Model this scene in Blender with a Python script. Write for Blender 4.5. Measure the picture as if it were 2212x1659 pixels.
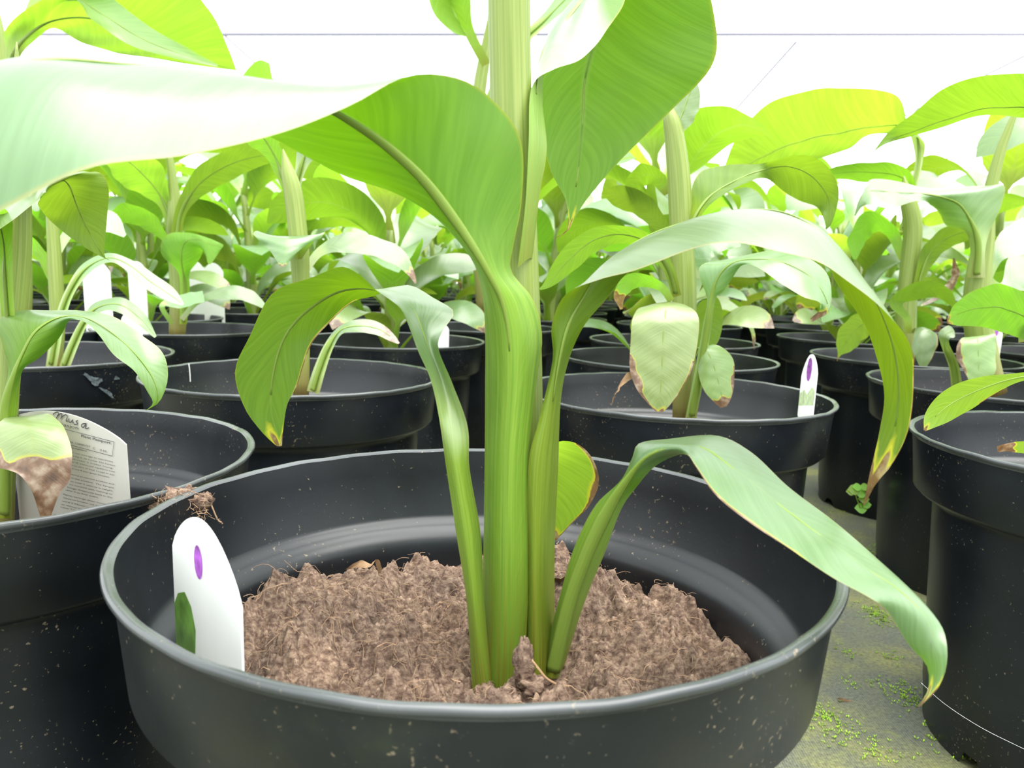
import bpy, math, random
import numpy as np
from mathutils import Matrix, Vector, noise as mnoise

for o in list(bpy.data.objects):
    bpy.data.objects.remove(o)
scene = bpy.context.scene
COL = scene.collection
random.seed(7)
RNG = np.random.default_rng(11)

# ------------------------------------------------------------------ camera, light, exposure
F = 1700.0                       # focal length in pixels of a 2212 x 1659 frame
PITCH = math.radians(8.0)
ROLL = math.atan(0.03)
RIM = 0.235                      # height of a pot rim
CAM = np.array([0.0, 0.0, RIM + 0.11])
_right = np.array([math.cos(ROLL), 0, math.sin(ROLL)])
_up0 = np.array([-math.sin(ROLL), 0, math.cos(ROLL)])
_fwd = math.cos(PITCH) * np.array([0, 1.0, 0]) - math.sin(PITCH) * _up0
_up = math.cos(PITCH) * _up0 + math.sin(PITCH) * np.array([0, 1.0, 0])
cd = bpy.data.cameras.new('camera')
cd.sensor_width = 36.0
cd.lens = F / 2212.0 * 36.0
cd.clip_start = 0.01
cd.dof.use_dof = True
cd.dof.focus_distance = 0.43
cd.dof.aperture_fstop = 20.0
cam = bpy.data.objects.new('camera', cd)
COL.objects.link(cam)
m3 = np.stack([_right, _up, -_fwd], 1)
cam.matrix_world = Matrix([[*m3[0], CAM[0]], [*m3[1], CAM[1]], [*m3[2], CAM[2]], [0, 0, 0, 1]])
scene.camera = cam

world = bpy.data.worlds.new('overcast_light')
scene.world = world
world.use_nodes = True
bg = world.node_tree.nodes['Background']
bg.inputs[0].default_value = (0.96, 1.0, 1.0, 1)
bg.inputs[1].default_value = 2.5

sd = bpy.data.lights.new('sun_through_roof', 'SUN')
sd.energy = 8.0
sd.angle = math.radians(70)
sd.color = (1.0, 0.98, 0.93)
sun = bpy.data.objects.new('sun_through_roof', sd)
COL.objects.link(sun)
sun.rotation_euler = (math.radians(12), math.radians(14), 0)
sun.location = (0, 0, 6)

vs = scene.view_settings
vs.view_transform = 'Standard'
vs.look = 'None'
vs.exposure = 0.38
vs.gamma = 1.0
vs.use_curve_mapping = False


def at(px, py, Y):
    d = _fwd + (px - 1106.0) / F * _right - (py - 829.5) / F * _up
    return CAM + d * (Y / d[1])


# ------------------------------------------------------------------ node helpers / materials
def new_mat(name):
    m = bpy.data.materials.new(name)
    m.use_nodes = True
    nt = m.node_tree
    nt.nodes.clear()
    out = nt.nodes.new('ShaderNodeOutputMaterial')
    return m, nt, out


def N(nt, typ, **kw):
    n = nt.nodes.new(typ)
    for k, v in kw.items():
        if k == 'ins':
            for i, val in v.items():
                n.inputs[i].default_value = val
        else:
            setattr(n, k, v)
    return n


def mixc(nt, fac, a, b, mode='MIX'):
    n = nt.nodes.new('ShaderNodeMix')
    n.data_type = 'RGBA'
    n.blend_type = mode
    for idx, v in ((0, fac), (6, a), (7, b)):
        if hasattr(v, 'is_output'):
            nt.links.new(v, n.inputs[idx])
        elif idx == 0:
            n.inputs[0].default_value = v
        else:
            n.inputs[idx].default_value = (*v, 1) if len(v) == 3 else v
    return n.outputs[2]


def math_n(nt, op, a, b=None, c=None, clamp=False):
    n = nt.nodes.new('ShaderNodeMath')
    n.operation = op
    n.use_clamp = clamp
    for i, v in enumerate((a, b, c)):
        if v is None:
            continue
        if hasattr(v, 'is_output'):
            nt.links.new(v, n.inputs[i])
        else:
            n.inputs[i].default_value = v
    return n.outputs[0]


def ramp(nt, fac, stops):
    n = nt.nodes.new('ShaderNodeValToRGB')
    el = n.color_ramp.elements
    while len(el) > 1:
        el.remove(el[-1])
    el[0].position, el[0].color = stops[0][0], (*stops[0][1], 1)
    for p, c in stops[1:]:
        e = el.new(p)
        e.color = (*c, 1)
    nt.links.new(fac, n.inputs[0])
    return n.outputs[0]


def leaf_material(name, top, trans, petiole, bloom, trans_fac=0.5, rough=0.38, dry_c=(0.20, 0.11, 0.06), vary=0.35):
    m, nt, out = new_mat(name)
    L = nt.links.new
    uv = N(nt, 'ShaderNodeUVMap')
    sep = N(nt, 'ShaderNodeSeparateXYZ')
    L(uv.outputs[0], sep.inputs[0])
    u, v = sep.outputs[0], sep.outputs[1]
    av = math_n(nt, 'ABSOLUTE', math_n(nt, 'SUBTRACT', math_n(nt, 'MULTIPLY', v, 2.0), 1.0))
    # lateral veins sweep away from the midrib
    q = math_n(nt, 'SUBTRACT', u, math_n(nt, 'MULTIPLY', av, 0.10))
    fine = N(nt, 'ShaderNodeTexNoise', noise_dimensions='2D', ins={'Scale': 1.0, 'Detail': 2.0})
    cmb = N(nt, 'ShaderNodeCombineXYZ')
    L(math_n(nt, 'MULTIPLY', q, 150.0), cmb.inputs[0])
    L(math_n(nt, 'MULTIPLY', av, 1.3), cmb.inputs[1])
    L(cmb.outputs[0], fine.inputs['Vector'])
    broad = N(nt, 'ShaderNodeTexNoise', noise_dimensions='2D', ins={'Scale': 1.0, 'Detail': 1.0})
    cmb2 = N(nt, 'ShaderNodeCombineXYZ')
    L(math_n(nt, 'MULTIPLY', q, 40.0), cmb2.inputs[0])
    L(math_n(nt, 'MULTIPLY', v, 1.2), cmb2.inputs[1])
    L(cmb2.outputs[0], broad.inputs['Vector'])
    oi = N(nt, 'ShaderNodeObjectInfo')
    dry = N(nt, 'ShaderNodeAttribute', attribute_name='dry').outputs['Fac']
    pet = N(nt, 'ShaderNodeAttribute', attribute_name='pet').outputs['Fac']
    # overall tone variation of one leaf against the next
    hsv = N(nt, 'ShaderNodeHueSaturation')
    L(math_n(nt, 'MULTIPLY_ADD', oi.outputs['Random'], 0.035, 0.484), hsv.inputs['Hue'])
    L(math_n(nt, 'MULTIPLY_ADD', oi.outputs['Random'], vary, 1 - vary * 0.5), hsv.inputs['Value'])
    hsv.inputs['Saturation'].default_value = 1.0
    hsv2 = N(nt, 'ShaderNodeHueSaturation')
    L(math_n(nt, 'MULTIPLY_ADD', oi.outputs['Random'], 0.035, 0.484), hsv2.inputs['Hue'])
    L(math_n(nt, 'MULTIPLY_ADD', oi.outputs['Random'], vary * 2.4, 1 - vary * 0.7), hsv2.inputs['Value'])
    tvar = ramp(nt, broad.outputs[0], [(0.3, (0.92, 0.94, 0.9)), (0.7, (1.06, 1.05, 1.06))])
    tfine = ramp(nt, fine.outputs[0], [(0.35, (0.94, 0.94, 0.92)), (0.65, (1.05, 1.04, 1.06))])
    topc = mixc(nt, 1.0, mixc(nt, 1.0, top, tvar, 'MULTIPLY'), tfine, 'MULTIPLY')
    trc = mixc(nt, 1.0, mixc(nt, 1.0, trans, tvar, 'MULTIPLY'), tfine, 'MULTIPLY')
    # pale midrib
    rib = math_n(nt, 'SUBTRACT', 1.0, math_n(nt, 'MULTIPLY', av, 16.0), clamp=True)
    rib = math_n(nt, 'MULTIPLY', rib, 0.4)
    topc = mixc(nt, rib, topc, petiole)
    trc = mixc(nt, rib, trc, tuple(x * 0.8 for x in petiole))
    # petiole and sheath are paler, streaked along their length
    st = N(nt, 'ShaderNodeTexNoise', noise_dimensions='2D', ins={'Scale': 1.0, 'Detail': 3.0})
    cmb3 = N(nt, 'ShaderNodeCombineXYZ')
    L(math_n(nt, 'MULTIPLY', u, 6.0), cmb3.inputs[0])
    L(math_n(nt, 'MULTIPLY', v, 26.0), cmb3.inputs[1])
    L(cmb3.outputs[0], st.inputs['Vector'])
    pc = mixc(nt, 1.0, petiole, ramp(nt, st.outputs[0], [(0.3, (0.74, 0.82, 0.7)), (0.7, (1.12, 1.08, 1.1))]), 'MULTIPLY')
    # reddish brown streaks at the very foot of the sheath
    foot = N(nt, 'ShaderNodeMapRange', ins={1: 0.15, 2: 0.0})
    L(u, foot.inputs[0])
    fs = math_n(nt, 'MULTIPLY', foot.outputs[0], math_n(nt, 'MULTIPLY', math_n(nt, 'SUBTRACT', st.outputs[0], 0.38), 3.5, clamp=True), clamp=True)
    pc = mixc(nt, fs, pc, (0.19, 0.10, 0.035))
    topc = mixc(nt, pet, topc, pc)
    trc = mixc(nt, pet, trc, pc)
    # thin yellow-brown margin
    edge = math_n(nt, 'MULTIPLY', math_n(nt, 'SUBTRACT', av, 0.972), 40.0, clamp=True)
    edge = math_n(nt, 'MULTIPLY', edge, 0.75)
    topc = mixc(nt, edge, topc, (0.42, 0.36, 0.12))
    L(topc, hsv.inputs['Color'])
    L(trc, hsv2.inputs['Color'])
    # dry brown parts with a yellow halo
    tc = N(nt, 'ShaderNodeTexCoord')
    dn = N(nt, 'ShaderNodeTexNoise', ins={'Scale': 160.0, 'Detail': 4.0})
    L(tc.outputs['Object'], dn.inputs['Vector'])
    d2 = math_n(nt, 'MULTIPLY_ADD', math_n(nt, 'SUBTRACT', dn.outputs[0], 0.5), 0.5, dry)
    yel = N(nt, 'ShaderNodeMapRange', ins={1: 0.25, 2: 0.5})
    L(d2, yel.inputs[0])
    brn = N(nt, 'ShaderNodeMapRange', ins={1: 0.5, 2: 0.62})
    L(d2, brn.inputs[0])
    brown = ramp(nt, dn.outputs[0], [(0.3, tuple(x * 0.5 for x in dry_c)), (0.5, dry_c), (0.72, (0.42, 0.33, 0.24))])
    c1 = mixc(nt, brn.outputs[0], mixc(nt, yel.outputs[0], hsv.outputs[0], (0.45, 0.46, 0.06)), brown)
    c2 = mixc(nt, brn.outputs[0], mixc(nt, yel.outputs[0], hsv2.outputs[0], (0.55, 0.5, 0.04)), brown)
    p = N(nt, 'ShaderNodeBsdfPrincipled', ins={'Roughness': rough})
    p.inputs['Specular IOR Level'].default_value = 0.75
    # waxy bloom on the upper side, matt yellower underside (the mesh's front faces are undersides)
    geo = N(nt, 'ShaderNodeNewGeometry')
    inv = N(nt, 'ShaderNodeAttribute', attribute_name='inv').outputs['Fac']
    upper = math_n(nt, 'ABSOLUTE', math_n(nt, 'SUBTRACT', geo.outputs['Backfacing'], inv))
    L(math_n(nt, 'MULTIPLY_ADD', upper, bloom * 0.95, bloom * 0.05), p.inputs['Coat Weight'])
    L(math_n(nt, 'MULTIPLY_ADD', upper, 0.5, 0.25), p.inputs['Specular IOR Level'])
    c1 = mixc(nt, upper, mixc(nt, 1.0, c1, (0.74, 0.82, 0.27), 'MULTIPLY'), c1)
    p.inputs['Coat Roughness'].default_value = 0.3
    L(c1, p.inputs['Base Color'])
    rr = math_n(nt, 'MULTIPLY_ADD', fine.outputs[0], 0.14, rough - 0.07)
    L(rr, p.inputs['Roughness'])
    bp = N(nt, 'ShaderNodeBump', ins={'Strength': 0.12, 'Distance': 0.001})
    L(math_n(nt, 'ADD', fine.outputs[0], math_n(nt, 'MULTIPLY', broad.outputs[0], 1.5)), bp.inputs['Height'])
    L(bp.outputs[0], p.inputs['Normal'])
    t = N(nt, 'ShaderNodeBsdfTranslucent')
    L(c2, t.inputs[0])
    mx = N(nt, 'ShaderNodeMixShader')
    tf = math_n(nt, 'MULTIPLY', math_n(nt, 'SUBTRACT', 1.0, math_n(nt, 'MULTIPLY', pet, 0.55)), trans_fac)
    L(tf, mx.inputs[0])
    L(p.outputs[0], mx.inputs[1])
    L(t.outputs[0], mx.inputs[2])
    L(mx.outputs[0], out.inputs[0])
    return m


M_LEAF = leaf_material('banana_leaf', (0.20, 0.325, 0.145), (0.155, 0.30, 0.012), (0.24, 0.36, 0.07), 1.0, vary=0.4)  # paler than the front leaves: veiling glare put into the colour
M_HERO = leaf_material('front_banana_leaf', (0.17, 0.285, 0.125), (0.090, 0.175, 0.001), (0.23, 0.325, 0.10), 1.0, vary=0.1)
M_PALE = leaf_material('old_banana_leaf', (0.30, 0.43, 0.17), (0.18, 0.26, 0.02), (0.28, 0.38, 0.09), 0.7, vary=0.25)
M_GLOW = leaf_material('thin_lit_banana_leaf', (0.24, 0.38, 0.12), (0.24, 0.40, 0.022), (0.30, 0.40, 0.09), 0.8, 0.6, vary=0.15)  # thin leaves lit through, the glow put into brighter colours


def stem_material(name, a, b, base_tint):
    m, nt, out = new_mat(name)
    L = nt.links.new
    uv = N(nt, 'ShaderNodeUVMap')
    sep = N(nt, 'ShaderNodeSeparateXYZ')
    L(uv.outputs[0], sep.inputs[0])
    cmb = N(nt, 'ShaderNodeCombineXYZ')
    L(math_n(nt, 'MULTIPLY', sep.outputs[0], 3.0), cmb.inputs[0])
    L(math_n(nt, 'MULTIPLY', sep.outputs[1], 46.0), cmb.inputs[1])
    st = N(nt, 'ShaderNodeTexNoise', noise_dimensions='2D', ins={'Scale': 1.0, 'Detail': 4.0})
    L(cmb.outputs[0], st.inputs['Vector'])
    c = ramp(nt, st.outputs[0], [(0.3, a), (0.7, b)])
    bt = N(nt, 'ShaderNodeMapRange', ins={1: 0.16, 2: 0.0})
    L(sep.outputs[0], bt.inputs[0])
    c = mixc(nt, math_n(nt, 'MULTIPLY', bt.outputs[0], math_n(nt, 'MULTIPLY', st.outputs[0], 1.3), clamp=True), c, base_tint)
    p = N(nt, 'ShaderNodeBsdfPrincipled', ins={'Roughness': 0.34})
    p.inputs['Subsurface Weight'].default_value = 0.0
    L(c, p.inputs['Base Color'])
    bp = N(nt, 'ShaderNodeBump', ins={'Strength': 0.15, 'Distance': 0.0006})
    L(st.outputs[0], bp.inputs['Height'])
    L(bp.outputs[0], p.inputs['Normal'])
    t = N(nt, 'ShaderNodeBsdfTranslucent')
    L(c, t.inputs[0])
    mx = N(nt, 'ShaderNodeMixShader', ins={0: 0.35})
    L(p.outputs[0], mx.inputs[1])
    L(t.outputs[0], mx.inputs[2])
    L(mx.outputs[0], out.inputs[0])
    return m


M_STEM = stem_material('banana_stem', (0.20, 0.28, 0.055), (0.30, 0.37, 0.10), (0.20, 0.09, 0.045))
M_RIB = stem_material('banana_midrib', (0.19, 0.30, 0.04), (0.24, 0.35, 0.06), (0.21, 0.30, 0.05))


def pot_material(name='black_plastic', ca=(0.0040, 0.0052, 0.0072), cb=(0.0095, 0.0125, 0.0165), ro=0.24):
    m, nt, out = new_mat(name)
    L = nt.links.new
    tc = N(nt, 'ShaderNodeTexCoord')
    n1 = N(nt, 'ShaderNodeTexNoise', ins={'Scale': 14.0, 'Detail': 6.0})
    L(tc.outputs['Object'], n1.inputs['Vector'])
    c = ramp(nt, n1.outputs[0], [(0.35, ca), (0.7, cb)])
    # dust and lime specks
    n2 = N(nt, 'ShaderNodeTexNoise', ins={'Scale': 420.0, 'Detail': 3.0})
    L(tc.outputs['Object'], n2.inputs['Vector'])
    n3 = N(nt, 'ShaderNodeTexNoise', ins={'Scale': 22.0, 'Detail': 3.0})
    L(tc.outputs['Object'], n3.inputs['Vector'])
    th = math_n(nt, 'MULTIPLY_ADD', n3.outputs[0], -0.31, 0.83)
    sp = math_n(nt, 'MULTIPLY', math_n(nt, 'SUBTRACT', n2.outputs[0], th), 11.0, clamp=True)
    c = mixc(nt, math_n(nt, 'MULTIPLY', sp, 0.65), c, (0.22, 0.18, 0.12))
    # green algae film in patches
    n4 = N(nt, 'ShaderNodeTexNoise', ins={'Scale': 9.0, 'Detail': 7.0, 'Roughness': 0.7})
    L(tc.outputs['Object'], n4.inputs['Vector'])
    al = math_n(nt, 'MULTIPLY', math_n(nt, 'SUBTRACT', n4.outputs[0], 0.62), 5.0, clamp=True)
    c = mixc(nt, math_n(nt, 'MULTIPLY', al, 0.3), c, (0.045, 0.06, 0.015))
    p = N(nt, 'ShaderNodeBsdfPrincipled')
    L(c, p.inputs['Base Color'])
    L(math_n(nt, 'ADD', math_n(nt, 'MULTIPLY_ADD', n1.outputs[0], 0.18, ro), math_n(nt, 'MULTIPLY', sp, 0.3)), p.inputs['Roughness'])
    p.inputs['Specular IOR Level'].default_value = 0.42
    bp = N(nt, 'ShaderNodeBump', ins={'Strength': 0.15, 'Distance': 0.0008})
    L(math_n(nt, 'ADD', n1.outputs[0], math_n(nt, 'MULTIPLY', n2.outputs[0], 0.3)), bp.inputs['Height'])
    L(bp.outputs[0], p.inputs['Normal'])
    L(p.outputs[0], out.inputs[0])
    return m


M_POT = pot_material()
M_RIM = pot_material('highlit_plastic_rim', (0.030, 0.034, 0.036), (0.075, 0.082, 0.086), 0.16)  # sky highlight along the lip put in as a lighter grey


def soil_material():
    m, nt, out = new_mat('peat')
    L = nt.links.new
    tc = N(nt, 'ShaderNodeTexCoord')
    n1 = N(nt, 'ShaderNodeTexNoise', ins={'Scale': 240.0, 'Detail': 8.0, 'Roughness': 0.7})
    mp = N(nt, 'ShaderNodeMapping')
    mp.inputs['Scale'].default_value = (1.0, 2.2, 1.6)
    mp.inputs['Rotation'].default_value = (0.4, 0.2, 0.7)
    L(tc.outputs['Object'], mp.inputs[0])
    L(mp.outputs[0], n1.inputs['Vector'])
    n2 = N(nt, 'ShaderNodeTexNoise', ins={'Scale': 30.0, 'Detail': 4.0})
    L(tc.outputs['Object'], n2.inputs['Vector'])
    c = ramp(nt, n1.outputs[0], [(0.3, (0.045, 0.028, 0.022)), (0.46, (0.15, 0.103, 0.082)), (0.62, (0.31, 0.235, 0.18)), (0.76, (0.50, 0.41, 0.30))])
    c = mixc(nt, 1.0, c, ramp(nt, n2.outputs[0], [(0.3, (0.7, 0.68, 0.68)), (0.7, (1.2, 1.12, 1.05))]), 'MULTIPLY')
    p = N(nt, 'ShaderNodeBsdfPrincipled', ins={'Roughness': 0.95})
    p.inputs['Specular IOR Level'].default_value = 0.15
    L(c, p.inputs['Base Color'])
    bp = N(nt, 'ShaderNodeBump', ins={'Strength': 0.8, 'Distance': 0.0015})
    L(n1.outputs[0], bp.inputs['Height'])
    L(bp.outputs[0], p.inputs['Normal'])
    L(p.outputs[0], out.inputs[0])
    return m


M_SOIL = soil_material()


def plain(name, col, rough=0.6, var=0.15, scale=40.0, spec=0.5, translucent=0.0):
    m, nt, out = new_mat(name)
    L = nt.links.new
    tc = N(nt, 'ShaderNodeTexCoord')
    n1 = N(nt, 'ShaderNodeTexNoise', ins={'Scale': scale, 'Detail': 4.0})
    L(tc.outputs['Object'], n1.inputs['Vector'])
    c = ramp(nt, n1.outputs[0], [(0.3, tuple(x * (1 - var) for x in col)), (0.7, tuple(min(1, x * (1 + var)) for x in col))])
    p = N(nt, 'ShaderNodeBsdfPrincipled', ins={'Roughness': rough})
    p.inputs['Specular IOR Level'].default_value = spec
    L(c, p.inputs['Base Color'])
    if translucent:
        t = N(nt, 'ShaderNodeBsdfTranslucent')
        L(c, t.inputs[0])
        mx = N(nt, 'ShaderNodeMixShader', ins={0: translucent})
        L(p.outputs[0], mx.inputs[1])
        L(t.outputs[0], mx.inputs[2])
        L(mx.outputs[0], out.inputs[0])
    else:
        L(p.outputs[0], out.inputs[0])
    return m


M_FIBRE = plain('root_fibre', (0.26, 0.17, 0.11), 0.9, 0.5, 90.0, 0.2)
M_DRY = plain('dry_leaf', (0.30, 0.19, 0.11), 0.85, 0.5, 60.0, 0.2)
M_WHITE = plain('white_plastic', (0.92, 0.93, 0.93), 0.35, 0.02, translucent=0.45)
M_GREYTAG = plain('shaded_tag_back', (0.40, 0.395, 0.36), 0.45, 0.02)  # label side turned from the light, its shade put into the grey
M_INK = plain('grey_ink', (0.045, 0.045, 0.05), 0.7, 0.05)
M_PURPLE = plain('purple_print', (0.34, 0.09, 0.46), 0.5, 0.5, 300.0)
M_PRINT = plain('green_print', (0.17, 0.36, 0.06), 0.45, 0.4, 120.0)
M_PRINT2 = plain('pale_green_print', (0.56, 0.68, 0.42), 0.45, 0.25, 200.0)
M_FRAME = plain('white_painted_aluminium', (0.30, 0.28, 0.38), 0.4, 0.03)
M_MOSS = plain('moss', (0.20, 0.34, 0.03), 0.8, 0.5, 90.0, 0.2)
M_WEED = leaf_material('weed_leaf', (0.22, 0.42, 0.06), (0.45, 0.7, 0.08), (0.35, 0.5, 0.1), 0.2)
M_SILK = plain('spider_silk', (0.75, 0.78, 0.8), 0.4, 0.02)


def floor_material():
    m, nt, out = new_mat('mossy_ground_cloth')
    L = nt.links.new
    tc = N(nt, 'ShaderNodeTexCoord')
    n1 = N(nt, 'ShaderNodeTexNoise', ins={'Scale': 9.0, 'Detail': 6.0, 'Roughness': 0.65})
    n2 = N(nt, 'ShaderNodeTexNoise', ins={'Scale': 330.0, 'Detail': 4.0, 'Roughness': 0.7})
    n3 = N(nt, 'ShaderNodeTexNoise', ins={'Scale': 45.0, 'Detail': 5.0, 'Roughness': 0.7})
    for n in (n1, n2, n3):
        L(tc.outputs['Object'], n.inputs['Vector'])
    wv = N(nt, 'ShaderNodeTexWave', ins={'Scale': 160.0, 'Distortion': 0.6})
    L(tc.outputs['Object'], wv.inputs['Vector'])
    c = ramp(nt, n1.outputs[0], [(0.34, (0.055, 0.066, 0.064)), (0.50, (0.085, 0.095, 0.055)), (0.66, (0.165, 0.170, 0.045))])
    c = mixc(nt, 1.0, c, ramp(nt, n2.outputs[0], [(0.3, (0.45, 0.45, 0.45)), (0.5, (1, 1, 1)), (0.72, (1.7, 1.65, 1.5))]), 'MULTIPLY')
    c = mixc(nt, math_n(nt, 'MULTIPLY', math_n(nt, 'SUBTRACT', n3.outputs[0], 0.60), 6.0, clamp=True), c, (0.17, 0.20, 0.035))
    c = mixc(nt, 0.25, c, ramp(nt, wv.outputs[0], [(0.3, (0.02, 0.022, 0.024)), (0.7, (0.12, 0.12, 0.10))]))
    p = N(nt, 'ShaderNodeBsdfPrincipled', ins={'Roughness': 0.8})
    L(c, p.inputs['Base Color'])
    bp = N(nt, 'ShaderNodeBump', ins={'Strength': 0.5, 'Distance': 0.002})
    L(math_n(nt, 'ADD', n2.outputs[0], n3.outputs[0]), bp.inputs['Height'])
    L(bp.outputs[0], p.inputs['Normal'])
    L(p.outputs[0], out.inputs[0])
    return m


M_FLOOR = floor_material()


# ------------------------------------------------------------------ object helpers
def mesh_obj(name, verts, faces, mat, parent=None, smooth=True, me=None):
    if me is None:
        me = bpy.data.meshes.new(name)
        me.from_pydata([tuple(map(float, v)) for v in verts], [], faces)
        if smooth:
            me.polygons.foreach_set('use_smooth', [True] * len(me.polygons))
        me.materials.append(mat)
    o = bpy.data.objects.new(name, me)
    COL.objects.link(o)
    if parent is not None:
        o.parent = parent
        o.matrix_parent_inverse = Matrix.Translation(parent.location).inverted()
    return o


def tag(o, label, cat=None, group=None, kind=None):
    if label:
        o['label'] = label
    if cat:
        o['category'] = cat
    if group:
        o['group'] = group
    if kind:
        o['kind'] = kind
    return o


def thing(name, loc, label, cat, group=None):
    o = bpy.data.objects.new(name, None)
    o.empty_display_size = 0.02
    COL.objects.link(o)
    o.location = loc
    return tag(o, label, cat, group)


def copy_tree(o, parent=None):
    c = o.copy()
    COL.objects.link(c)
    c.parent = parent
    for ch in o.children:
        copy_tree(ch, c)
    return c


def hermite(knots, P, t):
    P = np.asarray(P, float)
    n = len(knots)
    T = np.zeros_like(P)
    for i in range(n):
        a, b = max(i - 1, 0), min(i + 1, n - 1)
        T[i] = (P[b] - P[a]) / max(knots[b] - knots[a], 1e-9)
    idx = np.clip(np.searchsorted(knots, t, side='right') - 1, 0, n - 2)
    h = (knots[idx + 1] - knots[idx])[:, None]
    s = ((t - knots[idx]) / (knots[idx + 1] - knots[idx]))[:, None]
    h00 = 2 * s**3 - 3 * s**2 + 1
    h10 = s**3 - 2 * s**2 + s
    h01 = -2 * s**3 + 3 * s**2
    h11 = s**3 - s**2
    return h00 * P[idx] + h10 * h * T[idx] + h01 * P[idx + 1] + h11 * h * T[idx + 1]


def grid_faces(nu, nv, close=False):
    f = []
    w = nv
    for i in range(nu - 1):
        for j in range(nv if close else nv - 1):
            k = (j + 1) % nv
            f.append((i * w + j, i * w + k, (i + 1) * w + k, (i + 1) * w + j))
    return f


def set_uv(me, uv):
    lay = me.uv_layers.new(name='UVMap')
    li = np.zeros(len(me.loops), dtype=np.int32)
    me.loops.foreach_get('vertex_index', li)
    lay.data.foreach_set('uv', np.asarray(uv, np.float32)[li].ravel())


def set_attr(me, name, vals):
    a = me.attributes.new(name, 'FLOAT', 'POINT')
    a.data.foreach_set('value', np.asarray(vals, np.float32))


def leaf_mesh(st, nu=56, nv=15, pet=0.2, dry=None, edges=(), ruffle=0.03, seed=0, mat=None, name='leaf', vee=0.0, inv=None):
    """st: stations of (midrib, left margin, right margin) in space.  A sheet through the three curves."""
    st = np.asarray(st, float)
    Mp, Lp, Rp = st[:, 0], st[:, 1], st[:, 2]
    d = np.linalg.norm(np.diff(Mp, axis=0), axis=1) + 0.25 * np.linalg.norm(np.diff(Lp, axis=0), axis=1) + 0.25 * np.linalg.norm(np.diff(Rp, axis=0), axis=1)
    kn = np.concatenate([[0], np.cumsum(np.maximum(d, 1e-5))])
    kn /= kn[-1]
    t = np.linspace(0, 1, nu)
    m, l, r = hermite(kn, Mp, t), hermite(kn, Lp, t), hermite(kn, Rp, t)
    v = np.linspace(-1, 1, nv)
    bl = v * (v - 1) / 2
    bm = 1 - v * v
    br = v * (v + 1) / 2
    quad = l[:, None] * bl[None, :, None] + m[:, None] * bm[None, :, None] + r[:, None] * br[None, :, None]
    a = np.abs(v)
    lin = np.where((v < 0)[None, :, None], l[:, None] * a[None, :, None] + m[:, None] * (1 - a)[None, :, None],
                   r[:, None] * a[None, :, None] + m[:, None] * (1 - a)[None, :, None])
    G = quad * (1 - vee) + lin * vee
    tg = np.gradient(m, axis=0)
    side = r - l
    nrm = np.cross(tg, side)
    nrm /= np.linalg.norm(nrm, axis=1)[:, None] + 1e-9
    wid = np.linalg.norm(side, axis=1)
    rs = np.random.default_rng(seed)
    ph = rs.uniform(0, 6.28, 4)
    fade = np.clip((t - pet) / 0.15, 0, 1) * np.clip((1 - t) / 0.08, 0, 1)
    for sgn, p0, k1, k2 in ((-1, ph[0], 17, 41), (1, ph[1], 19, 37)):
        wv = (np.sin(t * k1 + p0) + 0.6 * np.sin(t * k2 + ph[2])) * ruffle * wid * fade
        G += (np.clip(v * sgn, 0, 1) ** 3)[None, :, None] * (nrm * wv[:, None])[:, None]
    wv = np.sin(t[:, None] * 46 + np.abs(v)[None] * 5 + ph[3]) * 0.006 * (wid * fade)[:, None] * (1 - v[None] ** 2)
    G += nrm[:, None] * wv[:, :, None]
    me = bpy.data.meshes.new(name)
    me.from_pydata([tuple(p) for p in G.reshape(-1, 3).tolist()], [], grid_faces(nu, nv))
    me.polygons.foreach_set('use_smooth', [True] * len(me.polygons))
    uv = np.stack(np.meshgrid(t, (v + 1) / 2, indexing='ij'), -1).reshape(-1, 2)
    set_uv(me, uv)
    U = uv[:, 0]
    V = uv[:, 1] * 2 - 1
    set_attr(me, 'pet', np.clip(1 - (U - pet) / 0.07, 0, 1) if pet > 0 else np.zeros(len(U)))
    # which face is the upper side: the one turned to the sky unless told otherwise
    if inv is None:
        zz = (nrm[:, 2] * wid)[t > pet].sum()
        iv = np.full(len(U), 1.0 if zz < 0 else 0.0)
    else:
        iv = np.clip((U - inv) / 0.04 + 0.5, 0, 1) if inv > 0 else np.full(len(U), 1.0 if inv == 0 else 0.0)
    set_attr(me, 'inv', iv)
    dr = np.zeros(len(U))
    if dry:
        dr = np.clip((U - dry + 0.03 + 0.012 * np.sin(V * 5 + ph[0])) / 0.06, 0, 1)
    for (sd_, u0, u1, wd) in edges:
        q = np.clip(1 - np.abs((U - (u0 + u1) / 2) / ((u1 - u0) / 2)), 0, 1)
        e = np.clip((V * sd_ - (1 - wd * np.sqrt(q))) / 0.06 + 0.3, 0, 1) * (q > 0)
        dr = np.maximum(dr, e)
    set_attr(me, 'dry', dr)
    me.materials.append(mat or M_LEAF)
    return me, m, nrm, wid, t


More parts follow.
